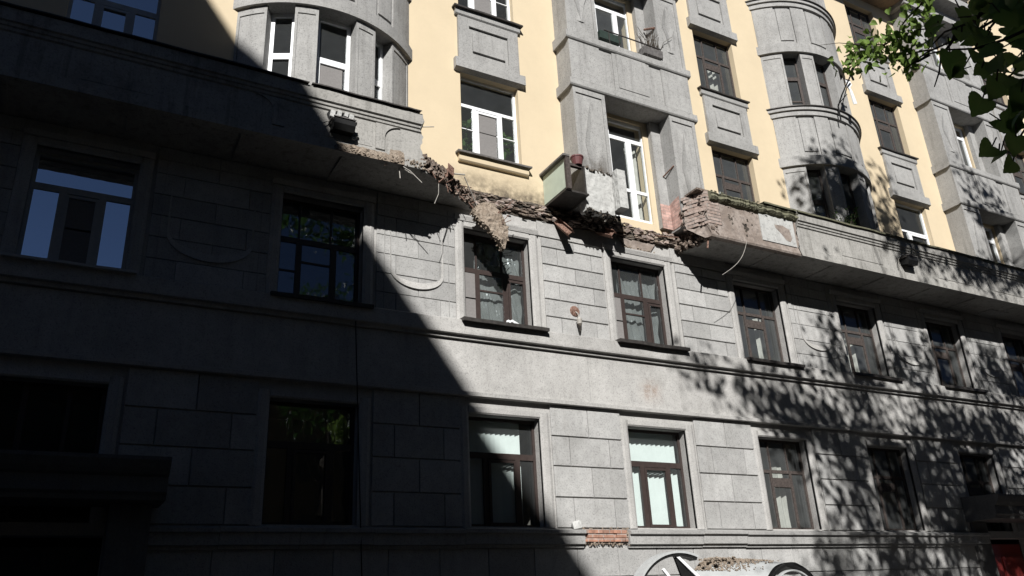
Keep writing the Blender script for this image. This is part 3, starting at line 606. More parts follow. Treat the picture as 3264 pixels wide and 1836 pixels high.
# surface dressing of the left parapet: sunk panel, round arch lines
def rib(mb, pts, t, y0, y1):
    pts = [Vector((p[0], 0, p[1])) for p in pts]
    for a, b in zip(pts, pts[1:]):
        dd = (b-a).normalized(); nn = Vector((-dd.z, 0, dd.x))*t
        q = [a-nn, b-nn, b+nn, a+nn]; F = [(p.x, y0, p.z) for p in q]; B = [(p.x, y1, p.z) for p in q]
        mb.face(F)
        for k in range(4): mb.face([F[k], F[(k+1) % 4], B[(k+1) % 4], B[k]])
mb = MB()
for base in (3.05, -0.55):
    mb = MB(); mb.box(base, base+1.05, YF-0.008, YF, 9.56, 10.06); mb.build('parapet_panel', 'worn', house)
mb = MB(); mb.extr([(4.16, 9.54), (4.33, 9.54), (4.33, 9.8)] + [(4.33+0.30-0.30*math.cos(t), 9.8+0.27*math.sin(t)) for t in [math.pi/2*k/10 for k in range(1, 11)]] + [(4.16, 10.07)], YF-0.03, YF)
mb.build('parapet_relief', 'worn', house); mb = MB(); mb.extr([(2.35, 9.54), (2.35, 9.8)] + [(2.35-0.32+0.32*math.cos(t), 9.8+0.27*math.sin(t)) for t in [math.pi/2*k/10 for k in range(1, 11)]] + [(2.55, 10.07), (2.55, 9.54)], YF-0.03, YF)
mb.build('parapet_relief', 'worn', house)
for x0 in (16.2, 19.9, 22.4, 25.5): mb = MB(); mb.box(x0, x0+1.5, YF-0.012, YF, 9.58, 10.04); mb.build('parapet_panel', 'worn', house)
mb = MB()
for x0, x1 in ((-9, 2.9), (2.95, 5.0)):                                             # tin capping, bent and wavy
    n = 30; pts = []
    for k in range(n+1):
        x = x0+(x1-x0)*k/n; pts.append((x, 10.49+0.02*nz(x*1.7, 3, 1)+0.012*nz(x*6, 1, 4)))
    for (a, za), (b, zb) in zip(pts, pts[1:]):
        mb.face([(a, -1.24, za-0.01), (b, -1.24, zb-0.01), (b, -0.68, zb+0.035), (a, -0.68, za+0.035)]); mb.face([(a, -1.24, za-0.035), (b, -1.24, zb-0.035), (b, -1.24, zb-0.01), (a, -1.24, za-0.01)])
mb.build('parapet_capping', 'darkmetal', house, fix=False)
# crumbling mossy coping of the right half
mb = MB(); n = 70; rows = []
for k in range(n+1):
    x = 12.02+(14.75-12.02)*k/n; e = 0.05*nz(x*5, 1, 3)+0.03*nz(x*17, 2, 1); b = 10.20+0.05*nz(x*3, 4, 2)
    rows.append([(x, YF+0.02, b-0.03), (x, YF-0.07-e, b+0.02), (x, YF-0.12-e*1.3, 10.27+e*0.6), (x, YF-0.10-e, 10.33), (x, YF-0.13-e, 10.36), (x, YF-0.05, 10.43+e*0.7), (x, -0.62+e, 10.44), (x, -0.60, b)])
for a, b in zip(rows, rows[1:]):
    for j in range(8): mb.face([a[j], b[j], b[(j+1) % 8], a[(j+1) % 8]])
mb.face(rows[0]); mb.face(rows[-1])
for _ in range(90):
    x = rnd.uniform(12.0, 14.8); mb.rock((x, YF-0.06-rnd.random()*0.05, rnd.uniform(10.2, 10.45)), rnd.uniform(0.02, 0.06), (1.5, 0.7, 0.6))
mb.build('crumbling_coping', 'mossy', house)['kind'] = 'stuff'
mb = MB()
for x0, x1, ph in ((13.62, 14.70, 0), (14.72, 19.2, 2), (19.2, 30, 5)):                # capping strips on the right half
    n = 24; pts = []
    for k in range(n+1):
        x = x0+(x1-x0)*k/n; pts.append((x, 10.47+0.03*nz(x*1.3, ph, 1)+0.01*nz(x*6, 1, ph)))
    for (a, za), (b, zb) in zip(pts, pts[1:]):
        mb.face([(a, -1.24, za-0.02), (b, -1.24, zb-0.02), (b, -0.60, zb+0.03), (a, -0.60, za+0.03)]); mb.face([(a, -1.235, za-0.06), (b, -1.235, zb-0.06), (b, -1.24, zb-0.02), (a, -1.24, za-0.02)])
mb.build('parapet_capping', 'mossy', house, fix=False)
mb = MB(); mb.box(13.52, 14.62, YF-0.02, YF+0.002, 9.50, 10.2); mb.build('stucco_patch', 'white_stucco', house)
mb = MB(); mb.extr([(13.98, 9.98), (14.25, 10.0), (14.46, 9.93), (14.5, 9.7), (14.42, 9.60), (14.3, 9.62), (14.15, 9.78), (14.0, 9.9)], YF-0.023, YF); mb.build('bare_patch', 'brown', house)
mb = MB()                                                                        # sooty hole in the brown render
for _ in range(28): mb.rock((13.06+rnd.gauss(0, 0.06), YF-0.005, 9.74+rnd.gauss(0, 0.07)), rnd.uniform(0.03, 0.06), (1, 0.5, 1))
for _ in range(16): mb.rock((12.62+rnd.gauss(0, 0.05), YF-0.005, 9.88+rnd.gauss(0, 0.05)), rnd.uniform(0.02, 0.05), (1, 0.4, 1))
mb.build('scar', 'soot', house)['kind'] = 'stuff'
# brick core at the right break
mb = MB()
def zprism(poly, z0, z1):
    n = len(poly); k0 = len(mb.v); mb.v += [(x, y, z0) for x, y in poly]+[(x, y, z1) for x, y in poly]
    for k in range(n): mb.f.append((k0+k, k0+(k+1) % n, k0+n+(k+1) % n, k0+n+k))
    mb.f.extend([tuple(k0+k for k in range(n))[::-1], tuple(k0+n+k for k in range(n))])
for r in range(10):
    z = 9.63+r*0.081; y = YF-0.02-(0.07 if r % 2 else 0)
    while y < YF+0.46:
        w = rnd.choice((0.125, 0.125, 0.25)); y0, y1 = max(y, YF-0.015), min(y+w-0.01, YF+0.5); dx = rnd.choice((0, 0, 0, -0.03, 0.035))+rnd.uniform(-0.012, 0.012)
        if y1 > y0+0.03: zprism([(11.93-0.5*(y0-YF)+dx, y0), (12.3, y0), (12.3, y1), (11.93-0.5*(y1-YF)+dx+rnd.uniform(-0.01, 0.01), y1)], z, z+0.070+rnd.uniform(-0.004, 0.003))
        y += w
zprism([(11.965, YF+0.0), (12.32, YF+0.0), (12.32, YF+0.5), (11.715, YF+0.5)], 9.625, 10.44)
mb.build('brick_core', 'brick', house)
mb = MB()
for _ in range(150):
    t = rnd.random(); y = YF+t*1.08; x = 12.08-0.25*t+rnd.uniform(-0.1, 0.08); mb.rock((x, y, rnd.uniform(9.30, 9.66)), rnd.uniform(0.04, 0.13))
for _ in range(60): mb.rock((11.9+rnd.uniform(-0.1, 0.16), YF+rnd.uniform(0.0, 0.45), 9.6+rnd.random()*0.85), rnd.uniform(0.03, 0.06))
mb.box(11.72, 12.25, YF+0.0, YF+0.42, 10.43, 10.475)
mb.build('broken_edge', 'rubble', house)['kind'] = 'stuff'
# fractured edge of the left slab
mb = MB()
for _ in range(420):
    t = rnd.random()**0.8; x, y = lineL(t); mb.rock((x+rnd.uniform(-0.12, 0.06), y, ZS+rnd.random()**0.8*0.33+0.02), rnd.uniform(0.025, 0.11))
for _ in range(90): t = rnd.random(); x, y = lineL(t); mb.rock((x+rnd.uniform(-0.15, 0.0), y+0.05, ZT+rnd.uniform(-0.02, 0.1)*(1-abs(2*t-1))), rnd.uniform(0.05, 0.12))
mb.build('broken_edge', 'rubble', house)['kind'] = 'stuff'
# stripped band under the left parapet where the render came off
mb = MB(); n = 60; rows = []
for k in range(n+1):
    x = 3.45+1.25*k/n; top = 9.47+0.035*nz(x*6, 2, 1)+0.02*nz(x*19, 1, 1)+(0.10 if 4.42 < x < 4.68 else 0); rows.append([(x, YF-0.045, top), (x, YF-0.05-0.02*nz(x*9, 1, 7), (top+ZS)/2), (x, YF-0.04-0.02*nz(x*14, 3, 7), ZS-0.01-0.03*abs(nz(x*8, 5, 5)))])
for a, b in zip(rows, rows[1:]):
    for j in range(2): mb.face([a[j], b[j], b[j+1], a[j+1]])
for _ in range(120): x = rnd.uniform(3.4, 5.1); mb.rock((x, YF-0.04, ZS+rnd.random()*0.12), rnd.uniform(0.02, 0.06))
mb.build('bare_band', 'mortar', house, fix=False)['kind'] = 'stuff'

# torn root of the lost slab along the wall
mb = MB(); n, m = 130, 12; g = []
for i in range(n+1):
    x = 6.3+5.75*i/n; col = []
    top = 9.80+0.05*nz(x*2.3, 1, 1)+0.04*nz(x*9, 2, 1)-(0.06 if x > 10.3 else 0); bot = 9.42+0.05*nz(x*2.9, 7, 1)+0.03*nz(x*11, 8, 1)
    for j in range(m+1):
        z = bot+(top-bot)*j/m; e = 1-abs(2*j/m-1)**3
        col.append((x+0.02*nz(x*20, z*30, 1), -0.012-e*(0.035+0.045*nz(x*2.2, z*16, 4)+0.035*nz(x*7, z*34, 6)), z))
    g.append(col)
for i in range(n):
    for j in range(m): mb.face([g[i][j], g[i+1][j], g[i+1][j+1], g[i][j+1]])
mb.build('torn_slab_root', 'soot', house, fix=False)  # shade of the gaps between lumps is put into this dark skin
mb = MB()
for _ in range(620):
    x = rnd.uniform(6.5, 12.0); z = rnd.uniform(9.42, 9.76)
    if nz(x*1.6, z*14, 8) < -0.05: continue
    mb.rock((x, -0.03-rnd.random()*0.06, z), rnd.uniform(0.03, 0.10), (1.9, 0.7, 0.42))
mb.build('broken_edge', 'rubble', house)['kind'] = 'stuff'
mb = MB()
for _ in range(60): mb.rock((rnd.uniform(6.6, 11.9), -0.05-rnd.random()*0.06, rnd.uniform(9.44, 9.74)), rnd.uniform(0.09, 0.17), (1.3, 0.7, 0.75))
mb.build('broken_brick', 'brick', house)['kind'] = 'stuff'
mb = MB()
for _ in range(70): mb.rock((rnd.uniform(6.6, 11.9), -0.05-rnd.random()*0.06, rnd.uniform(9.42, 9.72)), rnd.uniform(0.05, 0.13), (1.5, 0.7, 0.6))
mb.build('broken_mortar', 'mortar', house)['kind'] = 'stuff'
mb = MB()
for _ in range(110): mb.rock((rnd.uniform(6.6, 10.2), -0.02-rnd.random()*0.06, rnd.uniform(9.50, 9.74)+rnd.gauss(0, 0.02)), rnd.uniform(0.05, 0.12), (2.0, 0.6, 0.35))
mb.build('sooty_rubble', 'soot', house)['kind'] = 'stuff'
# stain left on the stucco above the lost slab
def stain(x0, x1, z0, z1, y, mat, name='stain'):
    mb = MB(); mb.face([(x0, y, z0), (x1, y, z0), (x1, y, z1), (x0, y, z1)]); mb.build(name, mat, house, fix=False)
stain(6.0, 9.4, 9.62, 10.42, -0.006, 'soot_stain'); stain(10.2, 10.95, 5.57, 6.25, -0.060, 'rust_stain')
stain(8.9, 9.75, 10.45, 11.2, -0.556, 'soot_stain'); stain(11.75, 12.5, 9.9, 11.1, -0.556, 'soot_stain')
mb = MB(); mb.extr([(10.15, 9.40), (10.4, 9.2), (10.75, 9.06), (11.0, 9.14), (11.2, 9.40)], -0.045, -0.028); mb.build('render_scar', 'brown', house)
mb = MB()
for _ in range(50): mb.rock((10.25+rnd.random()*0.9, -0.05, 9.1+rnd.random()*0.12), rnd.uniform(0.02, 0.05))
mb.build('broken_mortar', 'mortar', house)['kind'] = 'stuff'
# pink brick bared beside the loggia door
mb = MB(); mb.box(11.425, 11.705, -0.155, -0.135, 9.82, 10.45); mb.box(11.69, 12.05, -0.50, -0.16, 9.8, 10.0)
mb.face([(11.692, -0.50, 9.85), (11.692, -0.14, 9.85), (11.692, -0.14, 10.47), (11.692, -0.50, 10.55)]); mb.build('bared_brick', 'brick_pink', house, fix=False)
mb = MB()
for _ in range(120): mb.rock((rnd.uniform(11.68, 12.1), -0.52+rnd.uniform(-0.05, 0.04), rnd.uniform(9.62, 10.1)), rnd.uniform(0.03, 0.09))
mb.build('broken_mortar', 'rubble', house)['kind'] = 'stuff'
# stub of plastered parapet left on the pier
mb = MB(); n = 16; g = []
def skin(fn, nu, nv):
    gg = [[fn(i/nu, j/nv) for j in range(nv+1)] for i in range(nu+1)]
    for i in range(nu):
        for j in range(nv): mb.face([gg[i][j], gg[i+1][j], gg[i+1][j+1], gg[i][j+1]])
bz = lambda u: 9.52+0.03*nz(u*5, 1, 9)+0.02*nz(u*17, 1, 9); tz = lambda u: 10.50+0.05*nz(u*5, 3, 9)+0.03*nz(u*15, 3, 9)
skin(lambda u, v: (8.93+0.72*u+0.01*nz(v*9, u, 1), -0.70-0.012*nz(u*7, v*9, 2), bz(u)+(tz(u)-bz(u))*v), 24, 24)
skin(lambda u, v: (8.93+0.02*nz(v*9, u*5, 3), -0.70+0.25*u, bz(0)+(tz(0)-bz(0))*v), 8, 20)
skin(lambda u, v: (9.65+0.02*nz(v*9, u*5, 3), -0.70-0.20*u, bz(1)+0.10+(tz(1)-bz(1))*v*0.95), 6, 20)
skin(lambda u, v: (8.93+0.72*u, -0.70+0.25*v, bz(u)), 20, 4); skin(lambda u, v: (8.93+0.72*u, -0.70+0.25*v, tz(u)), 20, 4)
skin(lambda u, v: (9.65+0.22*v, -0.90+0.02*nz(u*9, 1, 1), 9.63+0.92*u), 12, 3); skin(lambda u, v: (9.87, -0.90+0.35*v, 9.63+0.92*u), 12, 3); skin(lambda u, v: (9.65+0.22*u, -0.90+0.35*v, 9.63), 3, 3)
mb.build('plaster_stub', 'white_stucco', house, fix=True)
mb = MB()
for _ in range(120): u = rnd.random(); mb.rock((8.93+0.75*u, -0.64+rnd.uniform(-0.08, 0.05), rnd.choice((bz(u), tz(u)))+rnd.gauss(0, 0.025)), rnd.uniform(0.025, 0.07))
for _ in range(60): mb.rock((rnd.uniform(9.0, 9.9), rnd.uniform(-0.6, -0.05), 9.50+rnd.gauss(0, 0.05)), rnd.uniform(0.04, 0.12))
mb.build('broken_edge', 'soot', house)['kind'] = 'stuff'
# old steel beams that carried the slab
def ibeam(base, tip, w=0.13, h=0.15, roll=0.0):
    a, b = Vector(base), Vector(tip); d = (b-a).normalized(); s = d.cross(Vector((0.3, 0.2, 1))).normalized(); u = s.cross(d)
    mb = MB()
    for c0, c1, e0, e1 in ((-w/2, w/2, h/2-0.014, h/2), (-w/2, w/2, -h/2, -h/2+0.014), (-0.007, 0.007, -h/2+0.014, h/2-0.014)):
        q = [a+s*c+u*e for c, e in ((c0, e0), (c1, e0), (c1, e1), (c0, e1))]; r = [p+(b-a) for p in q]
        mb.face(q); mb.face(r[::-1])
        for k in range(4): mb.face([q[k], q[(k+1) % 4], r[(k+1) % 4], r[k]])
    return mb.build('steel_beam', 'rust', house)
ibeam((8.58, -0.02, 9.50), (8.66, -0.42, 9.03)); ibeam((9.62, -0.02, 9.47), (9.72, -0.46, 9.20)); ibeam((5.78, -0.68, 9.76), (5.72, -0.78, 9.50), 0.16, 0.14)
# reinforcing bars and laths poking out of the break
def bar(pts, r=0.012, mat='rust'): mb = MB(); mb.tube(pts, r, 5); mb.build('rebar', mat, house)
bar([(4.62, -1.05, 9.36), (4.74, -1.12, 9.24), (4.80, -1.13, 9.21), (5.02, -1.16, 9.00)], 0.010, 'wire'); bar([(4.60, -1.0, 9.34), (4.75, -1.06, 9.25), (4.87, -1.1, 9.17)], 0.007, 'wire'); bar([(4.64, -1.0, 9.36), (4.66, -1.02, 9.08)], 0.009, 'wire')
bar([(4.78, -1.02, 9.36), (4.82, -1.04, 9.22)], 0.008, 'wire'); bar([(5.05, -1.0, 9.42), (5.08, -1.02, 9.25)], 0.008, 'wire'); bar([(4.45, -1.02, 9.36), (4.35, -1.05, 9.25)], 0.008)
bar([(5.6, -0.85, 9.40), (5.42, -1.0, 9.18)], 0.014); bar([(5.43, -0.98, 9.2), (5.42, -0.99, 8.95), (5.33, -1.0, 8.72)], 0.006, 'wire')
bar([(5.02, -0.95, 10.3), (5.35, -0.98, 10.38)], 0.010, 'wire'); bar([(5.75, -0.62, 9.66), (6.15, -0.62, 9.72)], 0.016, 'wire'); bar([(6.1, -0.4, 9.6), (6.4, -0.4, 9.6)], 0.012)
bar([(6.2, -0.5, 9.75), (6.45, -0.35, 9.45), (6.55, -0.3, 9.3)], 0.012, 'wire'); bar([(6.9, -0.5, 9.1), (7.12, -0.62, 9.28), (7.2, -0.64, 9.38)], 0.007); bar([(6.9, -0.5, 9.08), (7.15, -0.62, 9.22)], 0.007)
bar([(12.02, -0.9, 9.36), (11.9, -0.95, 9.05)], 0.02); bar([(11.2, -0.06, 9.62), (11.95, -0.25, 9.62)], 0.012); bar([(9.4, -0.6, 9.5), (9.42, -0.62, 9.36)], 0.01, 'wire')
for _ in range(14):
    t = rnd.random(); x, y = lineL(t); bar([(x, y, ZT-0.1-rnd.random()*0.15), (x+rnd.uniform(-0.05, 0.15), y-rnd.uniform(0.02, 0.12), ZT-0.15-rnd.random()*0.3)], 0.008)
# hanging wedge of mortar
wedge = thing('mortar_wedge', 'big pale wedge of mortar hanging from the snapped end of the balcony', 'debris', (6.55, -0.35, 9.3))
OUT = [(6.54, 9.25), (6.68, 9.32), (6.89, 9.28), (7.0, 9.12), (7.11, 8.91), (7.12, 8.71), (7.05, 8.51), (7.01, 8.32), (6.94, 8.36), (6.83, 8.52), (6.7, 8.67), (6.53, 8.86), (6.38, 9.0), (6.43, 9.09)]
mb = MB(); NB = 84; per = []
for k in range(NB):
    f = k/NB*len(OUT); i = int(f); a, b = OUT[i], OUT[(i+1) % len(OUT)]; t = f-i; per.append((a[0]+(b[0]-a[0])*t+0.02*nz(k*0.7, 1, 1), a[1]+(b[1]-a[1])*t+0.02*nz(k*0.7, 5, 1)))
gx, gz = 6.79, 8.92; NR = 9; rings = []
for r in range(NR+1):
    f = 1-r/(NR+0.01); ring = []
    for x, z in per:
        X, Z = gx+(x-gx)*f, gz+(z-gz)*f; ring.append((X-6.55, -0.09-0.16*(9.3-Z)/1.0-0.05*(1-f)+0.07*nz(X*4, Z*4, 3)+0.035*nz(X*16, Z*16, 4), Z-9.3))
    rings.append(ring)
for A, B in zip(rings, rings[1:]):
    for k in range(NB): mb.face([A[k], A[(k+1) % NB], B[(k+1) % NB], B[k]])
back = [(p[0]+0.02, p[1]+0.14, p[2]+0.02) for p in rings[0]]
for k in range(NB): mb.face([rings[0][k], rings[0][(k+1) % NB], back[(k+1) % NB], back[k]])
mb.face(back)
for _ in range(330):
    c = rnd.choice(rings[0]); t = rnd.random()
    if c[0] > 0.45 and rnd.random() < 0.6: continue
    mb.rock((c[0]+rnd.gauss(0, 0.012), c[1]+0.13*t, c[2]+rnd.gauss(0, 0.012)), rnd.uniform(0.018, 0.05))
mb.build('mortar_body', 'mortar', wedge, fix=False)
mb = MB()
for a, b in (((0.42, -0.15, -0.42), (0.58, -0.2, -0.22)), ((0.40, -0.15, -0.45), (0.62, -0.2, -0.33)), ((-0.1, -0.1, -0.02), (-0.25, -0.18, -0.14))): mb.tube([a, b], 0.007, 5)
mb.build('reinforcing_wire', 'rust', wedge)
# pale green screen panel and pot beside the pier
scr = thing('balcony_screen', 'pale green sheet metal balcony screen left standing against the pier', 'screen', (8.35, 0, 9.82))
mb = MB(); mb.box(-0.02, 0.02, -0.88, -0.01, 0.0, 0.68); mb.build('panel', 'green_sheet', scr)
mb = MB(); mb.box(-0.035, 0.07, -0.955, -0.885, -0.06, 0.72); mb.build('edge_post', 'oldwood', scr)
mb = MB(); mb.prism([(-0.97, 0.69), (-0.97, 0.735), (0.0, 0.735), (0.0, 0.69)], -0.10, 0.06); mb.build('cap', 'greymetal', scr)
mb = MB(); mb.box(-0.03, 0.55, -0.86, -0.04, -0.07, -0.03); mb.build('shelf', 'darkmetal', scr)  # this and the next dark sheet stand for shade between screen and pier
mb = MB(); mb.prism([(-0.86, -0.03), (-0.86, 0.62), (-0.5, 0.66), (-0.04, 0.62), (-0.04, -0.03)], 0.46, 0.50); mb.build('back_panel', 'darkmetal', scr)
mb = MB(); mb.box(0.03, 0.52, -0.80, -0.72, 0.60, 0.66); mb.build('top_rail', 'oldwood', scr)
def lathe(mb, prof, n=18, c=(0, 0, 0)):
    i = len(mb.v)
    for r, z in prof: mb.v += [(c[0]+r*math.cos(2*math.pi*k/n), c[1]+r*math.sin(2*math.pi*k/n), c[2]+z) for k in range(n)]
    for j in range(len(prof)-1):
        for k in range(n): mb.f.append((i+j*n+k, i+j*n+(k+1) % n, i+(j+1)*n+(k+1) % n, i+(j+1)*n+k))
pot = thing('flower_pot', 'maroon plastic flower pot on the green balcony screen', 'flower pot', (8.74, -0.76, 10.48))
mb = MB(); lathe(mb, [(0.0, 0), (0.10, 0), (0.135, 0.17), (0.145, 0.17), (0.145, 0.2), (0.125, 0.2), (0.12, 0.16), (0.0, 0.16)]); mb.build('pot_body', 'pot', pot)
mb = MB(); [mb.rock((rnd.uniform(-0.08, 0.08), rnd.uniform(-0.08, 0.08), 0.17), 0.04) for _ in range(24)]; mb.build('soil', 'soot', pot)

# ------------------------------------------------------------ portals
def portal(k, label):
    a, b = PORT[k]; cx = (a+b)/2; hw = (b-a)/2+0.62
    if k == 0: x0, x1 = a-0.7, 1.37
    else: x0, x1 = 20.09, b+0.7
    mb = MB(); p = -1.02
    prof = [(0, 3.40), (p+0.22, 3.40), (p+0.20, 3.46), (p+0.16, 3.50), (p+0.16, 3.70), (p+0.10, 3.73), (p+0.05, 3.80), (p, 3.90), (p, 3.95), (-0.03, 4.0), (0, 4.0)]
    mb.prism(prof, x0, x1)
    for xa, xb in ((x0+0.12, a), (b, x1-0.12)): mb.box(xa, xb, -0.42 if k == 0 else -0.10, 0, -0.1, 3.39)
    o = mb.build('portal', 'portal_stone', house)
    d = MB(); d.box(a, b, 0.36, 0.42, 0, 2.9); r = d.build('door', 'door' if k == 0 else 'red', o)
    d = MB()
    for q in (a+0.06, cx+0.04): d.box(q, q+(b-a)/2-0.10, 0.33, 0.36, 0.25, 1.2); d.box(q, q+(b-a)/2-0.10, 0.33, 0.36, 1.4, 2.6)
    d.build('door_panel', 'door' if k == 0 else 'red', o)
    return o
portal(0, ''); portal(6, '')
sg = MB(); sg.box(-0.09, 0.09, -0.012, 0, 0, 0.13); o = sg.build('notice', 'sign', None, (-0.66, -0.42, 2.52)); tag(o, 'small pale blue notice in the dark doorway at far left', 'sign'); o.location = (-0.66, 0.32, 2.62)

# ------------------------------------------------------------ blinds, curtains and film behind the glass
def blinds(cx, label, z0, z1, gap_right=0.0):
    o = thing('vertical_blind', label, 'blind', (cx, 0.36, z0), 'vertical blinds behind the brown windows'); n = 11; w = 1.36-gap_right; h = z1-z0
    mb = MB(); mb.box(-0.7, 0.7, -0.02, 0.03, h-0.04, h); mb.build('headrail', 'white', o)
    mb = MB()
    for k in range(n):
        x = -0.68+w*k/n; t = 0.125; q = rnd.uniform(0.02, 0.035)
        mb.face([(x, q, 0.05), (x+t, -q, 0.05), (x+t, -q, h-0.05), (x, q, h-0.05)])
    mb.build('slat', 'blind', o, fix=False)
blinds(CX[2], 'white vertical blind with a gap at its right, half in shadow', 3.22, 5.2, 0.22)
blinds(CX[3], 'white vertical blind closed across the fully sunlit brown window', 3.22, 5.2)
def drape(cx, y, z0, z1, w, mat, label, cat='curtain', group=None, amp=0.03, name='curtain', freq=40):
    mb = MB(); n = 40; m = 6; g = []
    for i in range(n+1):
        x = -w/2+w*i/n; g.append([(x+0.01*nz(i, j, cx), amp*math.sin(x*freq)+amp*0.8*nz(x*6, j*0.7, cx), (z1-z0)*j/m) for j in range(m+1)])
    for i in range(n):
        for j in range(m): mb.face([g[i][j], g[i+1][j], g[i+1][j+1], g[i][j+1]])
    o = mb.build(name, mat, None, (cx, y, z0), fix=False, smooth=True); return tag(o, label, cat, group)
def film(cx, label):
    mb = MB(); n, m = 46, 40; g = []; w, h = 1.05, 1.9
    for i in range(n+1):
        col = []
        for j in range(m+1):
            u, v = i/n, j/m; x = -w/2+w*u; col.append((x+0.02*nz(u*5, v*3, cx), 0.05*nz(u*9+v*5, v*2.2, cx)+0.03*nz(u*22+v*9, v*5, cx+4), h*v))
        g.append(col)
    for i in range(n):
        for j in range(m): mb.face([g[i][j], g[i+1][j], g[i+1][j+1], g[i][j+1]])
    o = mb.build('plastic_film', 'film', None, (cx+0.2, 0.40, 6.95), fix=False, smooth=True); tag(o, label, 'plastic sheet', 'plastic sheets behind the brown windows')
film(CX[2], 'crumpled clear plastic film behind the window under the mortar wedge'); film(CX[3], 'crumpled clear plastic film behind the window under the loggia door')
drape(CX[4]+0.33, 0.42, 6.95, 8.2, 0.30, 'curtain', 'pale narrow curtain in the first window under the right half balcony')
drape(CX[5]+0.05, 0.45, 6.95, 8.1, 0.24, 'curtain', 'pale narrow curtain in the second window under the right half balcony')
drape(CX[4]+0.15, 0.45, 3.25, 4.6, 0.28, 'curtain', 'pale curtain strip in the street level window right of the white blinds')
drape(CX[4]-0.2, 0.40, 10.65, 11.6, 0.5, 'curtain', 'white cloth hanging in the broken old window above the brick break')
drape(CX[4]+0.25, 0.45, 14.45, 15.6, 0.35, 'curtain', 'pale curtain in the old brown window of the upper row above the right break')
drape(2.3, 0.75, 10.3, 11.2, 0.22, 'curtain', 'two pale cloths drying in the left window of the round bay')
drape(PIER[3]+0.4, 0.35, 10.0, 12.1, 0.4, 'curtain', 'beige curtain behind the white loggia door')
drape(7.42, 0.36, 14.45, 16.2, 0.30, 'curtain', 'white net curtain in the top white window above the sunk panel')
# house plants on the window sill
def houseplant(x, z, label, h, nleaf):
    o = thing('potted_plant', label, 'plant', (x, 0.34, z))
    mb = MB(); lathe(mb, [(0.0, 0), (0.07, 0), (0.10, 0.18), (0.10, 0.2), (0.0, 0.19)], 14); mb.build('pot', 'terracotta', o)
    mb = MB(); st = MB()
    for k in range(nleaf):
        zz = 0.2+h*rnd.random()**0.8; c = Vector((rnd.gauss(0, 0.10), rnd.gauss(0, 0.05), zz)); leaf(mb, c, Vector((rnd.gauss(0, 1), rnd.gauss(-0.5, 0.5), rnd.gauss(0.2, 0.6))), rnd.uniform(0.08, 0.14))
        if k % 4 == 0: st.tube([(0, 0, 0.18), (c.x*0.5, c.y*0.5, 0.2+(zz-0.2)*0.6), tuple(c)], 0.006, 4)
    mb.build('foliage', 'leaf', o, fix=False); st.build('stem', 'leaf_dark', o)
def leaf(mb, c, d, s, heart=True, nrm=None):
    d = d.normalized(); n = nrm or Vector((rnd.gauss(0, 1), rnd.gauss(-0.4, 0.8), rnd.gauss(0.6, 0.7)))
    w = d.cross(n).normalized()
    if w.length < 0.1: w = d.orthogonal().normalized()
    n = w.cross(d); f = 0.18*s
    pts = [(0, 0), (0.30, -0.12), (0.52, 0.16), (0.46, 0.5), (0.22, 0.82), (0, 1.08)] if heart else [(0, 0), (0.22, 0.2), (0.26, 0.5), (0.12, 0.85), (0, 1.05)]
    P = lambda a, b: tuple(c + w*(a*s) + d*(b*s) + n*(abs(a)*f*1.6 - b*b*f))
    i = len(mb.v); L = [P(a, b) for a, b in pts]; Rr = [P(-a, b) for a, b in pts[1:-1]]
    mb.v += L + Rr; k = len(pts)
    mb.f.append(tuple(i+q for q in range(k))); mb.f.append((i, *[i+k+q for q in range(k-2)], i+k-1))
houseplant(6.66, 10.68, 'leafy potted plant at the left of the sunny white window', 0.75, 46)
houseplant(7.58, 10.68, 'leafy potted plant at the right of the sunny white window', 0.8, 46)
# self-sown shrub on the bay ledge
o = thing('wild_shrub', 'small wild green shrub growing on the ledge of the far round bay', 'plant', (17.15, -0.75, 10.42))
mb = MB(); st = MB()
for k in range(16):
    a = rnd.uniform(-0.5, 0.5); h = rnd.uniform(0.35, 1.0); top = Vector((a*0.8, rnd.uniform(-0.15, 0.2), h)); st.tube([(0, 0, 0), tuple(top*0.5+Vector((0, 0, 0.06))), tuple(top)], 0.006, 4)
    for q in range(14): c = top*rnd.uniform(0.35, 1.0); leaf(mb, c, Vector((rnd.gauss(0, 1), rnd.gauss(0, 1), rnd.gauss(0.3, 0.6))), rnd.uniform(0.05, 0.09), False)
mb.build('foliage', 'leaf', o, fix=False); st.build('stem', 'bark', o)

# ------------------------------------------------------------ lamps, wires and fittings
def floodlight(loc, label, rz=0.0):
    o = thing('floodlight', label, 'floodlight', loc, 'floodlights on the balcony parapet')
    mb = MB(); mb.prism([(0.0, -0.16), (-0.20, -0.20), (-0.26, -0.10), (-0.24, 0.02), (-0.10, 0.07), (0.0, 0.06)], -0.19, 0.19); mb.build('housing', 'black', o, rz=rz)
    mb = MB(); mb.box(-0.2, 0.2, -0.262, -0.24, 0.02, 0.035); mb.build('trim', 'greymetal', o, rz=rz)
    mb = MB()
    for s in (-1, 1): mb.box(s*0.215-0.012, s*0.215+0.012, -0.22, 0.0, -0.02, 0.02)
    mb.build('bracket', 'darkmetal', o, rz=rz)
    mb = MB(); mb.tube([(-0.2, -0.05, 0.05), (-0.34, -0.06, -0.05), (-0.36, -0.05, -0.2), (-0.36, -0.04, -0.34)], 0.010, 5); mb.build('cord', 'wire', o)
    return o
floodlight((3.52, YF-0.01, 9.81), 'black floodlight under a broken white plaster niche on the left balcony half')
floodlight((18.62, YF-0.01, 9.86), 'black floodlight in tree shade on the right balcony half')
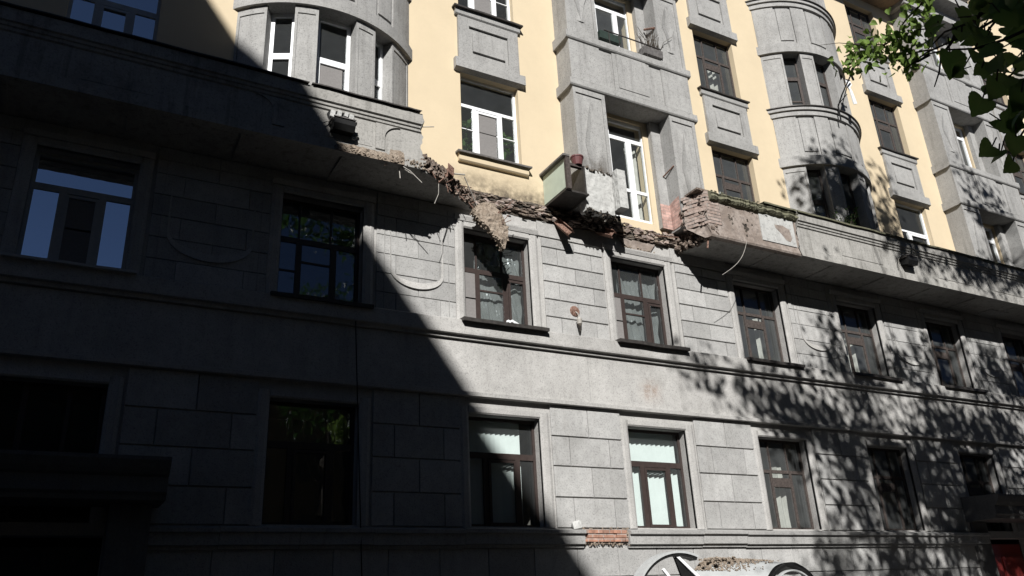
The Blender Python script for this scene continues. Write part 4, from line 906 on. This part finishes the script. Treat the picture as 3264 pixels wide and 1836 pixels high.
for x, z, w, h in ((3.36, 10.03, 0.10, 0.13), (3.48, 10.06, 0.09, 0.10), (3.60, 10.06, 0.08, 0.09), (3.69, 10.02, 0.10, 0.13), (3.43, 9.95, 0.10, 0.09), (3.60, 9.95, 0.10, 0.09)):
    mb = MB(); mb.extr([(x-w/2, z-h/2), (x+w*0.3, z-h*0.6), (x+w/2, z+h*0.4), (x-w*0.3, z+h/2)], YF-0.05-rnd.random()*0.03, YF); mb.build('plaster_ornament', 'white_stucco', house)
mb = MB()
for x, z in ((3.79, 9.72), (3.80, 9.66), (3.76, 9.62)): mb.rock((x, YF-0.02, z), 0.08)
mb.build('broken_plaster', 'white_stucco', house)['kind'] = 'stuff'
mb = MB(); mb.extr([(3.26, 10.0), (3.30, 10.09), (3.72, 10.09), (3.76, 10.02), (3.70, 9.9), (3.30, 9.9)], YF-0.012, YF); mb.build('ornament_hole', 'black', house)
lamp = thing('wall_lamp', 'small rusty wall lamp fitting between the two film covered windows', 'lamp', (8.84, -0.04, 7.24))
mb = MB(); lathe(mb, [(0.0, -0.01), (0.11, -0.01), (0.12, 0.0), (0.10, 0.02), (0.0, 0.03)], 20); o = mb.build('back_plate', 'rust', lamp, (0.02, 0, 0.22)); o.rotation_euler = (math.pi/2, 0, 0)
mb = MB(); mb.tube([(0.02, -0.03, 0.2), (0.03, -0.09, 0.14), (0.05, -0.09, 0.06)], 0.012, 6); mb.build('arm', 'wire', lamp)
mb = MB(); lathe(mb, [(0.0, 0), (0.05, 0), (0.058, 0.10), (0.04, 0.13), (0, 0.13)], 14, (0.05, -0.09, -0.08)); mb.build('lamp_holder', 'wire', lamp)
mb = MB(); lathe(mb, [(0.0, -0.17), (0.015, -0.16), (0.03, -0.1), (0.045, 0), (0, 0)], 10, (0.05, -0.09, -0.08)); mb.build('broken_bulb', 'soot', lamp)
def wire(name, label, pts, r, mat, cat='cable'): mb = MB(); mb.tube(pts, r, 5); return tag(mb.build(name, mat), label, cat)
pts = [(4.16+0.02*nz(k, 1, 1)+0.36*k/26, -0.14, 7.25-7.2*k/26) for k in range(27)]
wire('hanging_cable', 'thin black cable hanging straight down the shaded wall', pts, 0.011, 'cable')
wire('loose_wire', 'grey wire dangling in a curve from the right balcony half', [(12.98-0.85*t+0.16*math.sin(t*3.1), -1.10+0.08*t, 9.34-0.92*t**1.15-0.06*math.sin(t*3.1)) for t in [k/16 for k in range(17)]], 0.006, 'wire')
# rusty lamp bracket on the far bay
o = thing('lamp_bracket', 'bent black iron bracket with a white fixture on the far round bay', 'bracket', (17.75, -0.92, 14.42))
mb = MB(); mb.tube([(-0.12, 0, -0.4), (-0.1, 0, 0.05), (-0.18, -0.25, 0.25), (0.1, -0.62, 1.0)], 0.022, 6); mb.tube([(0.12, 0.1, 0.05), (0.28, -0.3, 0.95)], 0.015, 6); mb.tube([(0.02, -0.5, 1.0), (0.42, -0.3, 0.9)], 0.03, 6); mb.tube([(-0.1, 0, 0.1), (0.2, -0.15, 0.45)], 0.012, 5); mb.build('arm', 'black', o)
mb = MB(); mb.extr([(0.12, 0.85), (0.28, 0.88), (0.33, 0.72), (0.22, 0.60), (0.28, 0.50), (0.36, 0.1), (0.22, 0.05), (0.18, 0.5), (0.12, 0.62)], -0.28, -0.25); mb.build('fixture', 'white', o)
mb = MB(); mb.rock((8.46, -0.10, 3.21), 0.19, (1.3, 0.8, 0.9)); tag(mb.build('fallen_stone', 'white_stucco'), 'white lump of fallen stone on the cornice left of the bare bricks', 'stone')
mb = MB(); mb.box(-0.16, 0.16, -0.06, 0, 0, 0.05); mb.box(-0.1, 0.2, -0.1, -0.05, 0.02, 0.07); o = mb.build('fallen_board', 'white', None, (7.38, -0.02, 6.95)); tag(o, 'short white board lying on the sill under the mortar wedge', 'board'); o.rotation_euler = (0, 0.3, 0.2)

# ------------------------------------------------------------ wrecked entrance canopy
can = thing('entrance_canopy', 'wrecked white arched entrance canopy leaning at the foot of the sunlit wall', 'canopy', (11.0, 0, 0))
def band(cx, zc, rx, rz_, a0, a1, y0, y1, th, name, mat, n=26):
    mb = MB(); pr = []
    for k in range(n+1):
        t = a0+(a1-a0)*k/n; c, q = math.cos(t), math.sin(t)
        pr.append(((cx-rx*c-11, zc+rz_*q), (cx-(rx-th)*c-11, zc+(rz_-th)*q)))
    for (o1, i1), (o2, i2) in zip(pr, pr[1:]):
        mb.face([(o1[0], y0, o1[1]), (o2[0], y0, o2[1]), (o2[0], y1, o2[1]), (o1[0], y1, o1[1])]); mb.face([(i1[0], y0, i1[1]), (i1[0], y1, i1[1]), (i2[0], y1, i2[1]), (i2[0], y0, i2[1])])
        mb.face([(o1[0], y0, o1[1]), (i1[0], y0, i1[1]), (i2[0], y0, i2[1]), (o2[0], y0, o2[1])]); mb.face([(o1[0], y1, o1[1]), (o2[0], y1, o2[1]), (i2[0], y1, i2[1]), (i1[0], y1, i1[1])])
    mb.build(name, mat, can)
band(10.10, 1.75, 1.07, 0.94, 0.05, 2.0, -0.92, -0.66, 0.04, 'arch_rib', 'greyframe'); band(10.10, 1.75, 1.03, 0.90, 0.05, 2.0, -0.90, -0.70, 0.05, 'arch_rib', 'black')  # black inner band stands for the shaded underside of the arch
band(12.75, 1.70, 0.74, 0.74, 0.1, 3.0, -1.02, -0.80, 0.05, 'arch_rib', 'black'); band(12.75, 1.66, 0.66, 0.66, 0.1, 3.0, -1.03, -0.96, 0.03, 'arch_rib', 'greyframe')
mb = MB(); n, m = 14, 16; g = []
for i in range(n+1):
    col = []
    for j in range(m+1):
        u, v = i/n, j/m; t = 0.5+v*1.9; yy = -0.10-0.85*u; cx = 11.62+1.13*u
        col.append((cx-0.80*math.cos(t)-11+0.02*nz(u*4, v*4, 3), yy, 1.72+(0.86-0.12*u)*math.sin(t)+0.03*nz(u*5, v*5, 1)))
    g.append(col)
for i in range(n):
    for j in range(m): mb.face([g[i][j], g[i+1][j], g[i+1][j+1], g[i][j+1]])
mb.build('roof_sheet', 'poly', can, fix=False, smooth=True)
def strut(a, b, w, mat='white'):
    mb = MB(); mb.tube([(a[0]-11, a[1], a[2]), (b[0]-11, b[1], b[2])], w, 4); mb.build('strut', mat, can)
strut((10.02, -0.85, 2.66), (10.65, -0.9, 2.10), 0.035); strut((10.10, -0.85, 2.68), (10.45, -0.6, 2.58), 0.022); strut((9.70, -0.9, 2.38), (9.86, -0.9, 2.20), 0.035)
strut((8.9, -0.85, 2.20), (10.55, -0.85, 2.20), 0.03, 'chrome'); strut((10.62, -0.86, 2.1), (11.5, -0.9, 1.7), 0.05, 'poly')
mb = MB(); mb.face([(10.03-11, -0.84, 2.62), (10.62-11, -0.86, 2.12), (10.28-11, -0.84, 1.9)]); mb.face([(10.03-11, -0.80, 2.62), (10.28-11, -0.80, 1.9), (10.62-11, -0.82, 2.12)]); mb.build('torn_sheet', 'black', can, fix=False)
mb = MB(); lathe(mb, [(0.0, 0.1), (0.2, 0.08), (0.25, 0), (0.22, -0.2)], 16, (10.72-11, -0.9, 2.02)); mb.build('cap_dome', 'chrome', can, smooth=True)
for a in (9.2, 13.3): strut((a, -0.9, 0), (a, -0.9, 1.9), 0.03, 'chrome')
mb = MB()
for _ in range(1300):
    u = abs(rnd.gauss(0, 0.33)); t = 0.85+rnd.random()*0.95; cx = 11.62+1.13*u
    if u > 0.9: continue
    mb.rock((cx-0.80*math.cos(t)*0.98, -0.10-0.85*u, 1.735+(0.86-0.12*u)*math.sin(t)+0.01+0.03*max(0, 0.4-u)), rnd.uniform(0.012, 0.04))
for _ in range(30): mb.rock((11.1+rnd.random()*0.8, -0.22-rnd.random()*0.3, 2.56+rnd.random()*0.03), rnd.uniform(0.03, 0.085), (1.3, 1, 0.7))
o = mb.build('rubble_heap', 'mortar'); tag(o, 'grey rubble lying on top of the wrecked white canopy', 'rubble'); o['kind'] = 'stuff'

# ------------------------------------------------------------ trees
FR = (-60, 3324, -60, 1896)
def inframe(p): u, v = project(p); return FR[0] < u < FR[1] and FR[2] < v < FR[3]
def limb(st, a, b, r0, r1):
    a, b = Vector(a), Vector(b); m = (a+b)/2+Vector((rnd.gauss(0, 0.15), rnd.gauss(0, 0.15), 0.2)); st.tube([a, a.lerp(m, 0.6), m, b.lerp(m, 0.4), b], r0, 6, r1)
def tree(base, label, clusters, mats, leafn=26, size=(0.07, 0.11), spread=0.30, trunk_h=6.5, tr=0.26, keep_out=True, group='street trees'):
    o = thing('linden_tree', label, 'tree', base, group); B = Vector(base)
    mb = MB(); n = 9; mb.tube([(0.12*nz(k, 1, base[0]), 0.12*nz(k, 5, base[0]), trunk_h*k/n) for k in range(n+1)], tr, 10, tr*0.55); mb.build('trunk', 'bark', o)
    st = MB(); cr_ = [MB() for _ in mats]; top = Vector((0, 0, trunk_h))
    hubs = [c for c in clusters[::22]] or clusters
    for h in hubs:
        H = Vector(h)-B
        if not (keep_out and any(inframe(B+top.lerp(H, q/6)) for q in range(7))): limb(st, Vector((0, 0, trunk_h*rnd.uniform(0.6, 1))), H, 0.05, 0.012)
    for c in clusters:
        P = Vector(c)-B; k = rnd.randrange(len(mats))
        h = min(hubs, key=lambda q: (Vector(q)-Vector(c)).length)
        if not (keep_out and inframe((Vector(h)+Vector(c))/2)) and (Vector(h)-Vector(c)).length < 3: st.tube([Vector(h)-B, P.lerp(Vector(h)-B, 0.5)+Vector((0, 0, 0.1)), P], 0.018, 4, 0.006)
        for _ in range(leafn):
            q = P+Vector((rnd.gauss(0, spread), rnd.gauss(0, spread), rnd.gauss(0, spread*0.7)))
            if keep_out and inframe(B+q): continue
            leaf(cr_[k], q, Vector((rnd.gauss(0, 1), rnd.gauss(0, 1), rnd.gauss(-0.6, 0.5))), rnd.uniform(*size))
    st.build('limb', 'bark', o)
    for m_, c_ in zip(mats, cr_): c_.build('crown', m_, o, fix=False)
    return o
# crown of the pavement tree, thick where its shade falls on the wall
SH = [(20.3, 3.4, .5, .5, 14), (21.6, 3.6, .7, .5, 16), (12.0, 6.3, .4, .25, 3), (13.4, 5.95, .5, .3, 4), (14.5, 6.0, .6, .5, 7), (16.5, 7.3, .6, .6, 9), (16, 5.6, 1.2, .6, 18), (18.5, 5, 1.5, 1.2, 40), (21, 4.5, 1.5, 1.6, 44), (23.5, 5, 1.5, 1.6, 34), (26, 5.5, 1.5, 1.8, 28),
      (18, 2.8, 2.0, .8, 26), (22, 2.7, 2, .8, 26), (19.3, 9.9, .7, .45, 14), (21.5, 9.8, 1.3, .45, 28), (24, 9.7, 1.4, .5, 28), (26.5, 10, 1.4, .6, 18), (17.9, 11.4, .8, .7, 34), (18.6, 10.7, .6, .5, 14), (20, 11.5, .35, .9, 14), (24.7, 12.0, .7, 1.5, 16), (24, 7.6, 1.8, .6, 22), (20, 7.4, 1.2, .5, 16), (20.5, 5.6, 2.5, 1.2, 30), (17, 4.2, 1.4, .9, 16), (25.5, 3.2, 1.8, 1, 22)]
cl = []
for x, z, rx, rz_, n in SH:
    for _ in range(n):
        wx, wz = rnd.gauss(x, rx*0.75), rnd.gauss(z, rz_*0.75)
        for _try in range(12):
            t = rnd.uniform(9.5, 14.0); p = (wx-0.525*t, -t, wz+0.72*t)
            if not inframe(p): cl.append(p); break
tree((13.2, -11.6, 0), 'tall street linden whose leafy shade falls on the right of the facade', cl, ['leaf', 'leaf_dark'], 34, (0.11, 0.17), 0.30, 9.5, 0.30)
cl = []
for _ in range(150):
    while True:
        q = Vector((rnd.uniform(-1, 1), rnd.uniform(-1, 1), rnd.uniform(-1, 1)))
        if q.length < 1: break
    p = (8.3+2.9*q.x, -15.4+2.0*q.y, 11.4+3.2*q.z)
    if not inframe(p): cl.append(p)
tree((8.3, -14.9, 0), 'street linden standing just behind the viewpoint', cl, ['leaf', 'leaf_dark'], 26, (0.08, 0.13), 0.34, 8.0, 0.26)
for tx, ty, lab in ((-4.2, -15.8, 'street linden on the far pavement at left behind the viewpoint'), (0.6, -16.6, 'street linden on the far pavement straight behind the viewpoint')):  # trees added out of view to keep sky light off the wall
    cl = []
    for _ in range(120):
        while True:
            q = Vector((rnd.uniform(-1, 1), rnd.uniform(-1, 1), rnd.uniform(-1, 1)))
            if q.length < 1: break
        cl.append((tx+2.7*q.x, ty+1.7*q.y, 8.4+3.2*q.z))
    tree((tx, ty, 0), lab, cl, ['leaf', 'leaf_dark'], 22, (0.14, 0.20), 0.36, 6.4, 0.24)
# overhanging branches seen at the top right corner
ov = thing('linden_tree', 'linden with twigs overhanging the top right corner of the view', 'tree', (7.6, -12.2, 0))
mb = MB(); mb.tube([(0.1*nz(k, 2, 2), 0.1*nz(k, 7, 2), 0.9*k) for k in range(9)], 0.22, 10, 0.12); mb.build('trunk', 'bark', ov)
OB = Vector((7.6, -12.2, 0)); st = MB(); lf = MB(); ld = MB()
def at(u, v, d): return EYE + ray(u*1.2671, v*1.2671)*d - OB          # photo point (2576 px wide) at a distance
def twig(path, d0, d1, mbl, size, per, spread, r=0.012):
    pts = [at(u, v, d0+(d1-d0)*k/(len(path)-1)) for k, (u, v) in enumerate(path)]
    st.tube(pts, r, 5, r*0.4)
    for a, b in zip(pts, pts[1:]):
        for _ in range(per):
            c = a.lerp(b, rnd.random())+Vector((rnd.gauss(0, spread), rnd.gauss(0, spread), rnd.gauss(-spread*0.3, spread)))
            leaf(mbl, c, Vector((rnd.gauss(0, 0.8), rnd.gauss(0, 0.8), rnd.gauss(-0.9, 0.4))), rnd.uniform(*size))
SZ = (0.05, 0.085)
twig([(2335, -40), (2325, 0), (2310, 18), (2282, 46), (2264, 70), (2262, 100)], 9.4, 9.6, lf, SZ, 18, 0.09, 0.016)
twig([(2264, 82), (2230, 110), (2190, 128), (2154, 128), (2123, 143)], 9.6, 9.8, lf, SZ, 30, 0.11)
twig([(2358, 122), (2294, 134), (2264, 143), (2245, 165)], 9.4, 9.6, lf, SZ, 24, 0.10)
twig([(2190, 128), (2160, 150), (2148, 172)], 9.7, 9.7, lf, SZ, 9, 0.06); twig([(2264, 90), (2240, 86), (2222, 92)], 9.6, 9.6, lf, SZ, 3, 0.05, 0.006); twig([(2300, 85), (2285, 95), (2272, 105)], 9.5, 9.5, lf, SZ, 8, 0.07, 0.006)
twig([(2230, 112), (2160, 112), (2110, 108), (2060, 114)], 9.7, 9.7, lf, SZ, 0, 0.05, 0.006)
def near_leaf(x, y, size, d=None, nrm=None, dirn=None):               # serrated heart shaped leaf close to the viewer
    d = d or rnd.uniform(2.7, 3.3); c = at(2099+x/3.279, y/3.279, d); s_ = size*d/2594.8/2.588*0.82
    dv = (dirn or Vector((rnd.gauss(-0.35, 0.6), rnd.gauss(0, 0.5), rnd.gauss(-0.55, 0.45)))).normalized(); n_ = nrm or Vector((rnd.gauss(-0.4, 0.7), rnd.gauss(-0.5, 0.6), rnd.gauss(0.2, 0.7)))
    w = dv.cross(n_).normalized(); n_ = w.cross(dv); c = c - dv*s_*0.5
    half = [(0, 0), (0.16, -0.13), (0.34, -0.12), (0.48, 0.02), (0.55, 0.2), (0.55, 0.4), (0.47, 0.6), (0.34, 0.77), (0.17, 0.92), (0.0, 1.1)]
    pts = []
    for (a, b), (a2, b2) in zip(half, half[1:]):
        pts.append((a, b)); pts.append(((a+a2)/2*1.07+0.01, (b+b2)/2*1.02-0.01))
    pts.append(half[-1]); cv = rnd.uniform(0.1, 0.5)
    P = lambda a, b: tuple(c + w*(a*s_) + dv*(b*s_) + n_*(s_*(cv*a*a*1.2 - 0.25*b*b)))
    for sg in (1, -1):
        L = [P(sg*a, b) for a, b in pts]; ax = [P(0, pts[0][1]+(pts[-1][1]-pts[0][1])*k/(len(pts)-1)) for k in range(len(pts))]
        for k in range(len(pts)-1):
            if sg > 0: ld.face([ax[k], L[k], L[k+1], ax[k+1]])
            else: ld.face([ax[k], ax[k+1], L[k+1], L[k]])
    st.tube([c, c - dv*s_*0.5 + Vector((0.01, 0, 0.02))], 0.0022, 4)
for x, y, rx, ry, n in ((1060, 260, 140, 45, 12), (1380, 60, 190, 60, 20), (1430, 470, 120, 90, 17), (1510, 230, 60, 90, 5), (1010, 520, 70, 35, 3), (1400, 700, 100, 30, 4), (1470, 1020, 70, 40, 5), (1240, 300, 60, 60, 3)):
    for _ in range(n): near_leaf(x+rnd.gauss(0, rx*0.8), y+rnd.gauss(0, ry*0.8), rnd.uniform(95, 200))
for x, y, sz in ((1200, 860, 210), (1330, 730, 190), (1270, 1230, 175), (1500, 1190, 170), (1455, 1365, 150), (1530, 820, 200), (1470, 900, 130), (1015, 600, 110), (1195, 580, 110), (970, 520, 220)):
    near_leaf(x, y, sz, 2.7, Vector((rnd.gauss(-0.4, 0.15), -0.85, rnd.gauss(-0.2, 0.15))), Vector((-0.5+rnd.gauss(0, 0.3), 0.05, -0.75)))
near_leaf(1350, 1310, 140, 2.7, Vector((1, -0.12, 0)), Vector((-0.5, 0, -0.8))); near_leaf(730, 350, 130, 3.0, Vector((0.1, -0.25, 1)), Vector((-0.9, 0.1, -0.25)))
C2P = lambda x, y: (2099+x/3.279, y/3.279)
for pth in (((1700, -40), (1500, 60), (1200, 230), (980, 330), (760, 430), (600, 560)), ((1700, 200), (1400, 330), (1150, 400), (900, 430), (690, 470)), ((1640, 60), (1330, 180), (1190, 330), (1060, 560)), ((1000, 280), (960, 360), (880, 460), (870, 600), (830, 700)), ((1700, 640), (1500, 660), (1380, 700), (1280, 760)), ((1700, 830), (1560, 900), (1480, 1000), (1400, 1120), (1370, 1260)), ((1250, 80), (1100, 200), (900, 270), (760, 400)), ((1700, 950), (1580, 1080), (1500, 1180)), ((800, 440), (700, 520), (640, 540)), ((1350, 20), (1180, 120), (1020, 150))):
    p = [at(*C2P(x+rnd.gauss(0, 8), y+rnd.gauss(0, 8)), 3.0) for x, y in pth]; st.tube(p, 0.0055, 4, 0.0018)
root = Vector((0, 0, 6.0)); e1 = at(2335, -40, 9.4); limb(st, root, e1, 0.05, 0.02); limb(st, Vector((0, 0, 5.0)), at(2620, -12, 3.0), 0.04, 0.006); limb(st, Vector((0, 0, 4.2)), at(2617, 195, 3.0), 0.03, 0.006)
st.build('limb', 'bark', ov); lf.build('crown', 'leaf_light', ov, fix=False); ld.build('crown', 'leaf_near', ov, fix=False)

# ------------------------------------------------------------ houses across the street (their roof edge throws the big shadow)
def facing(name, label, x0, x1, y0, y1, h):
    o = thing(name, label, 'building', ((x0+x1)/2, y0, 0)); cx = (x0+x1)/2
    mb = MB(); wall_cells(mb, x0-cx, x1-cx, -0.15, h, [], 0, 0)
    mb.box(x0-cx, x1-cx, y1-y0, -0.01, -0.15, h); mb.build('wall', 'facing', o)
    mb = MB(); mb.box(x0-cx-0.0, x1-cx, y1-y0, 0.0, h, h+0.08); mb.build('roof', 'roofing', o)
    x = x0-cx+1.2
    wm = None
    while x < x1-cx-1.5:
        for z in range(int(h//3.6)-1):
            if wm is None:
                w = MB(); w.box(-0.62, 0.62, 0.0, 0.05, 0, 1.9); ob = w.build('window', 'door', o, (x, 0.001, 1.4+z*3.6)); wm = ob.data
            else:
                ob = bpy.data.objects.new('window', wm); C.objects.link(ob); ob.parent = o; ob.location = (x, 0.001, 1.4+z*3.6)
        x += 2.9
XE, T1, T2 = -7.62, 16.0, 40.0
facing('facing_house', 'tall plain house across the street whose roof edge shades the left of the facade', -40, XE, -T1, -T2, 24.75)
facing('facing_house', 'lower plain house across the street on the right', 13, 55, -19.0, -34, 15.0)
facing('facing_house', 'low plain house set back across the street between the two others', -7.4, 12.8, -27.0, -38, 15.5)  # added out of view to cut sky light and deepen the facade's shade
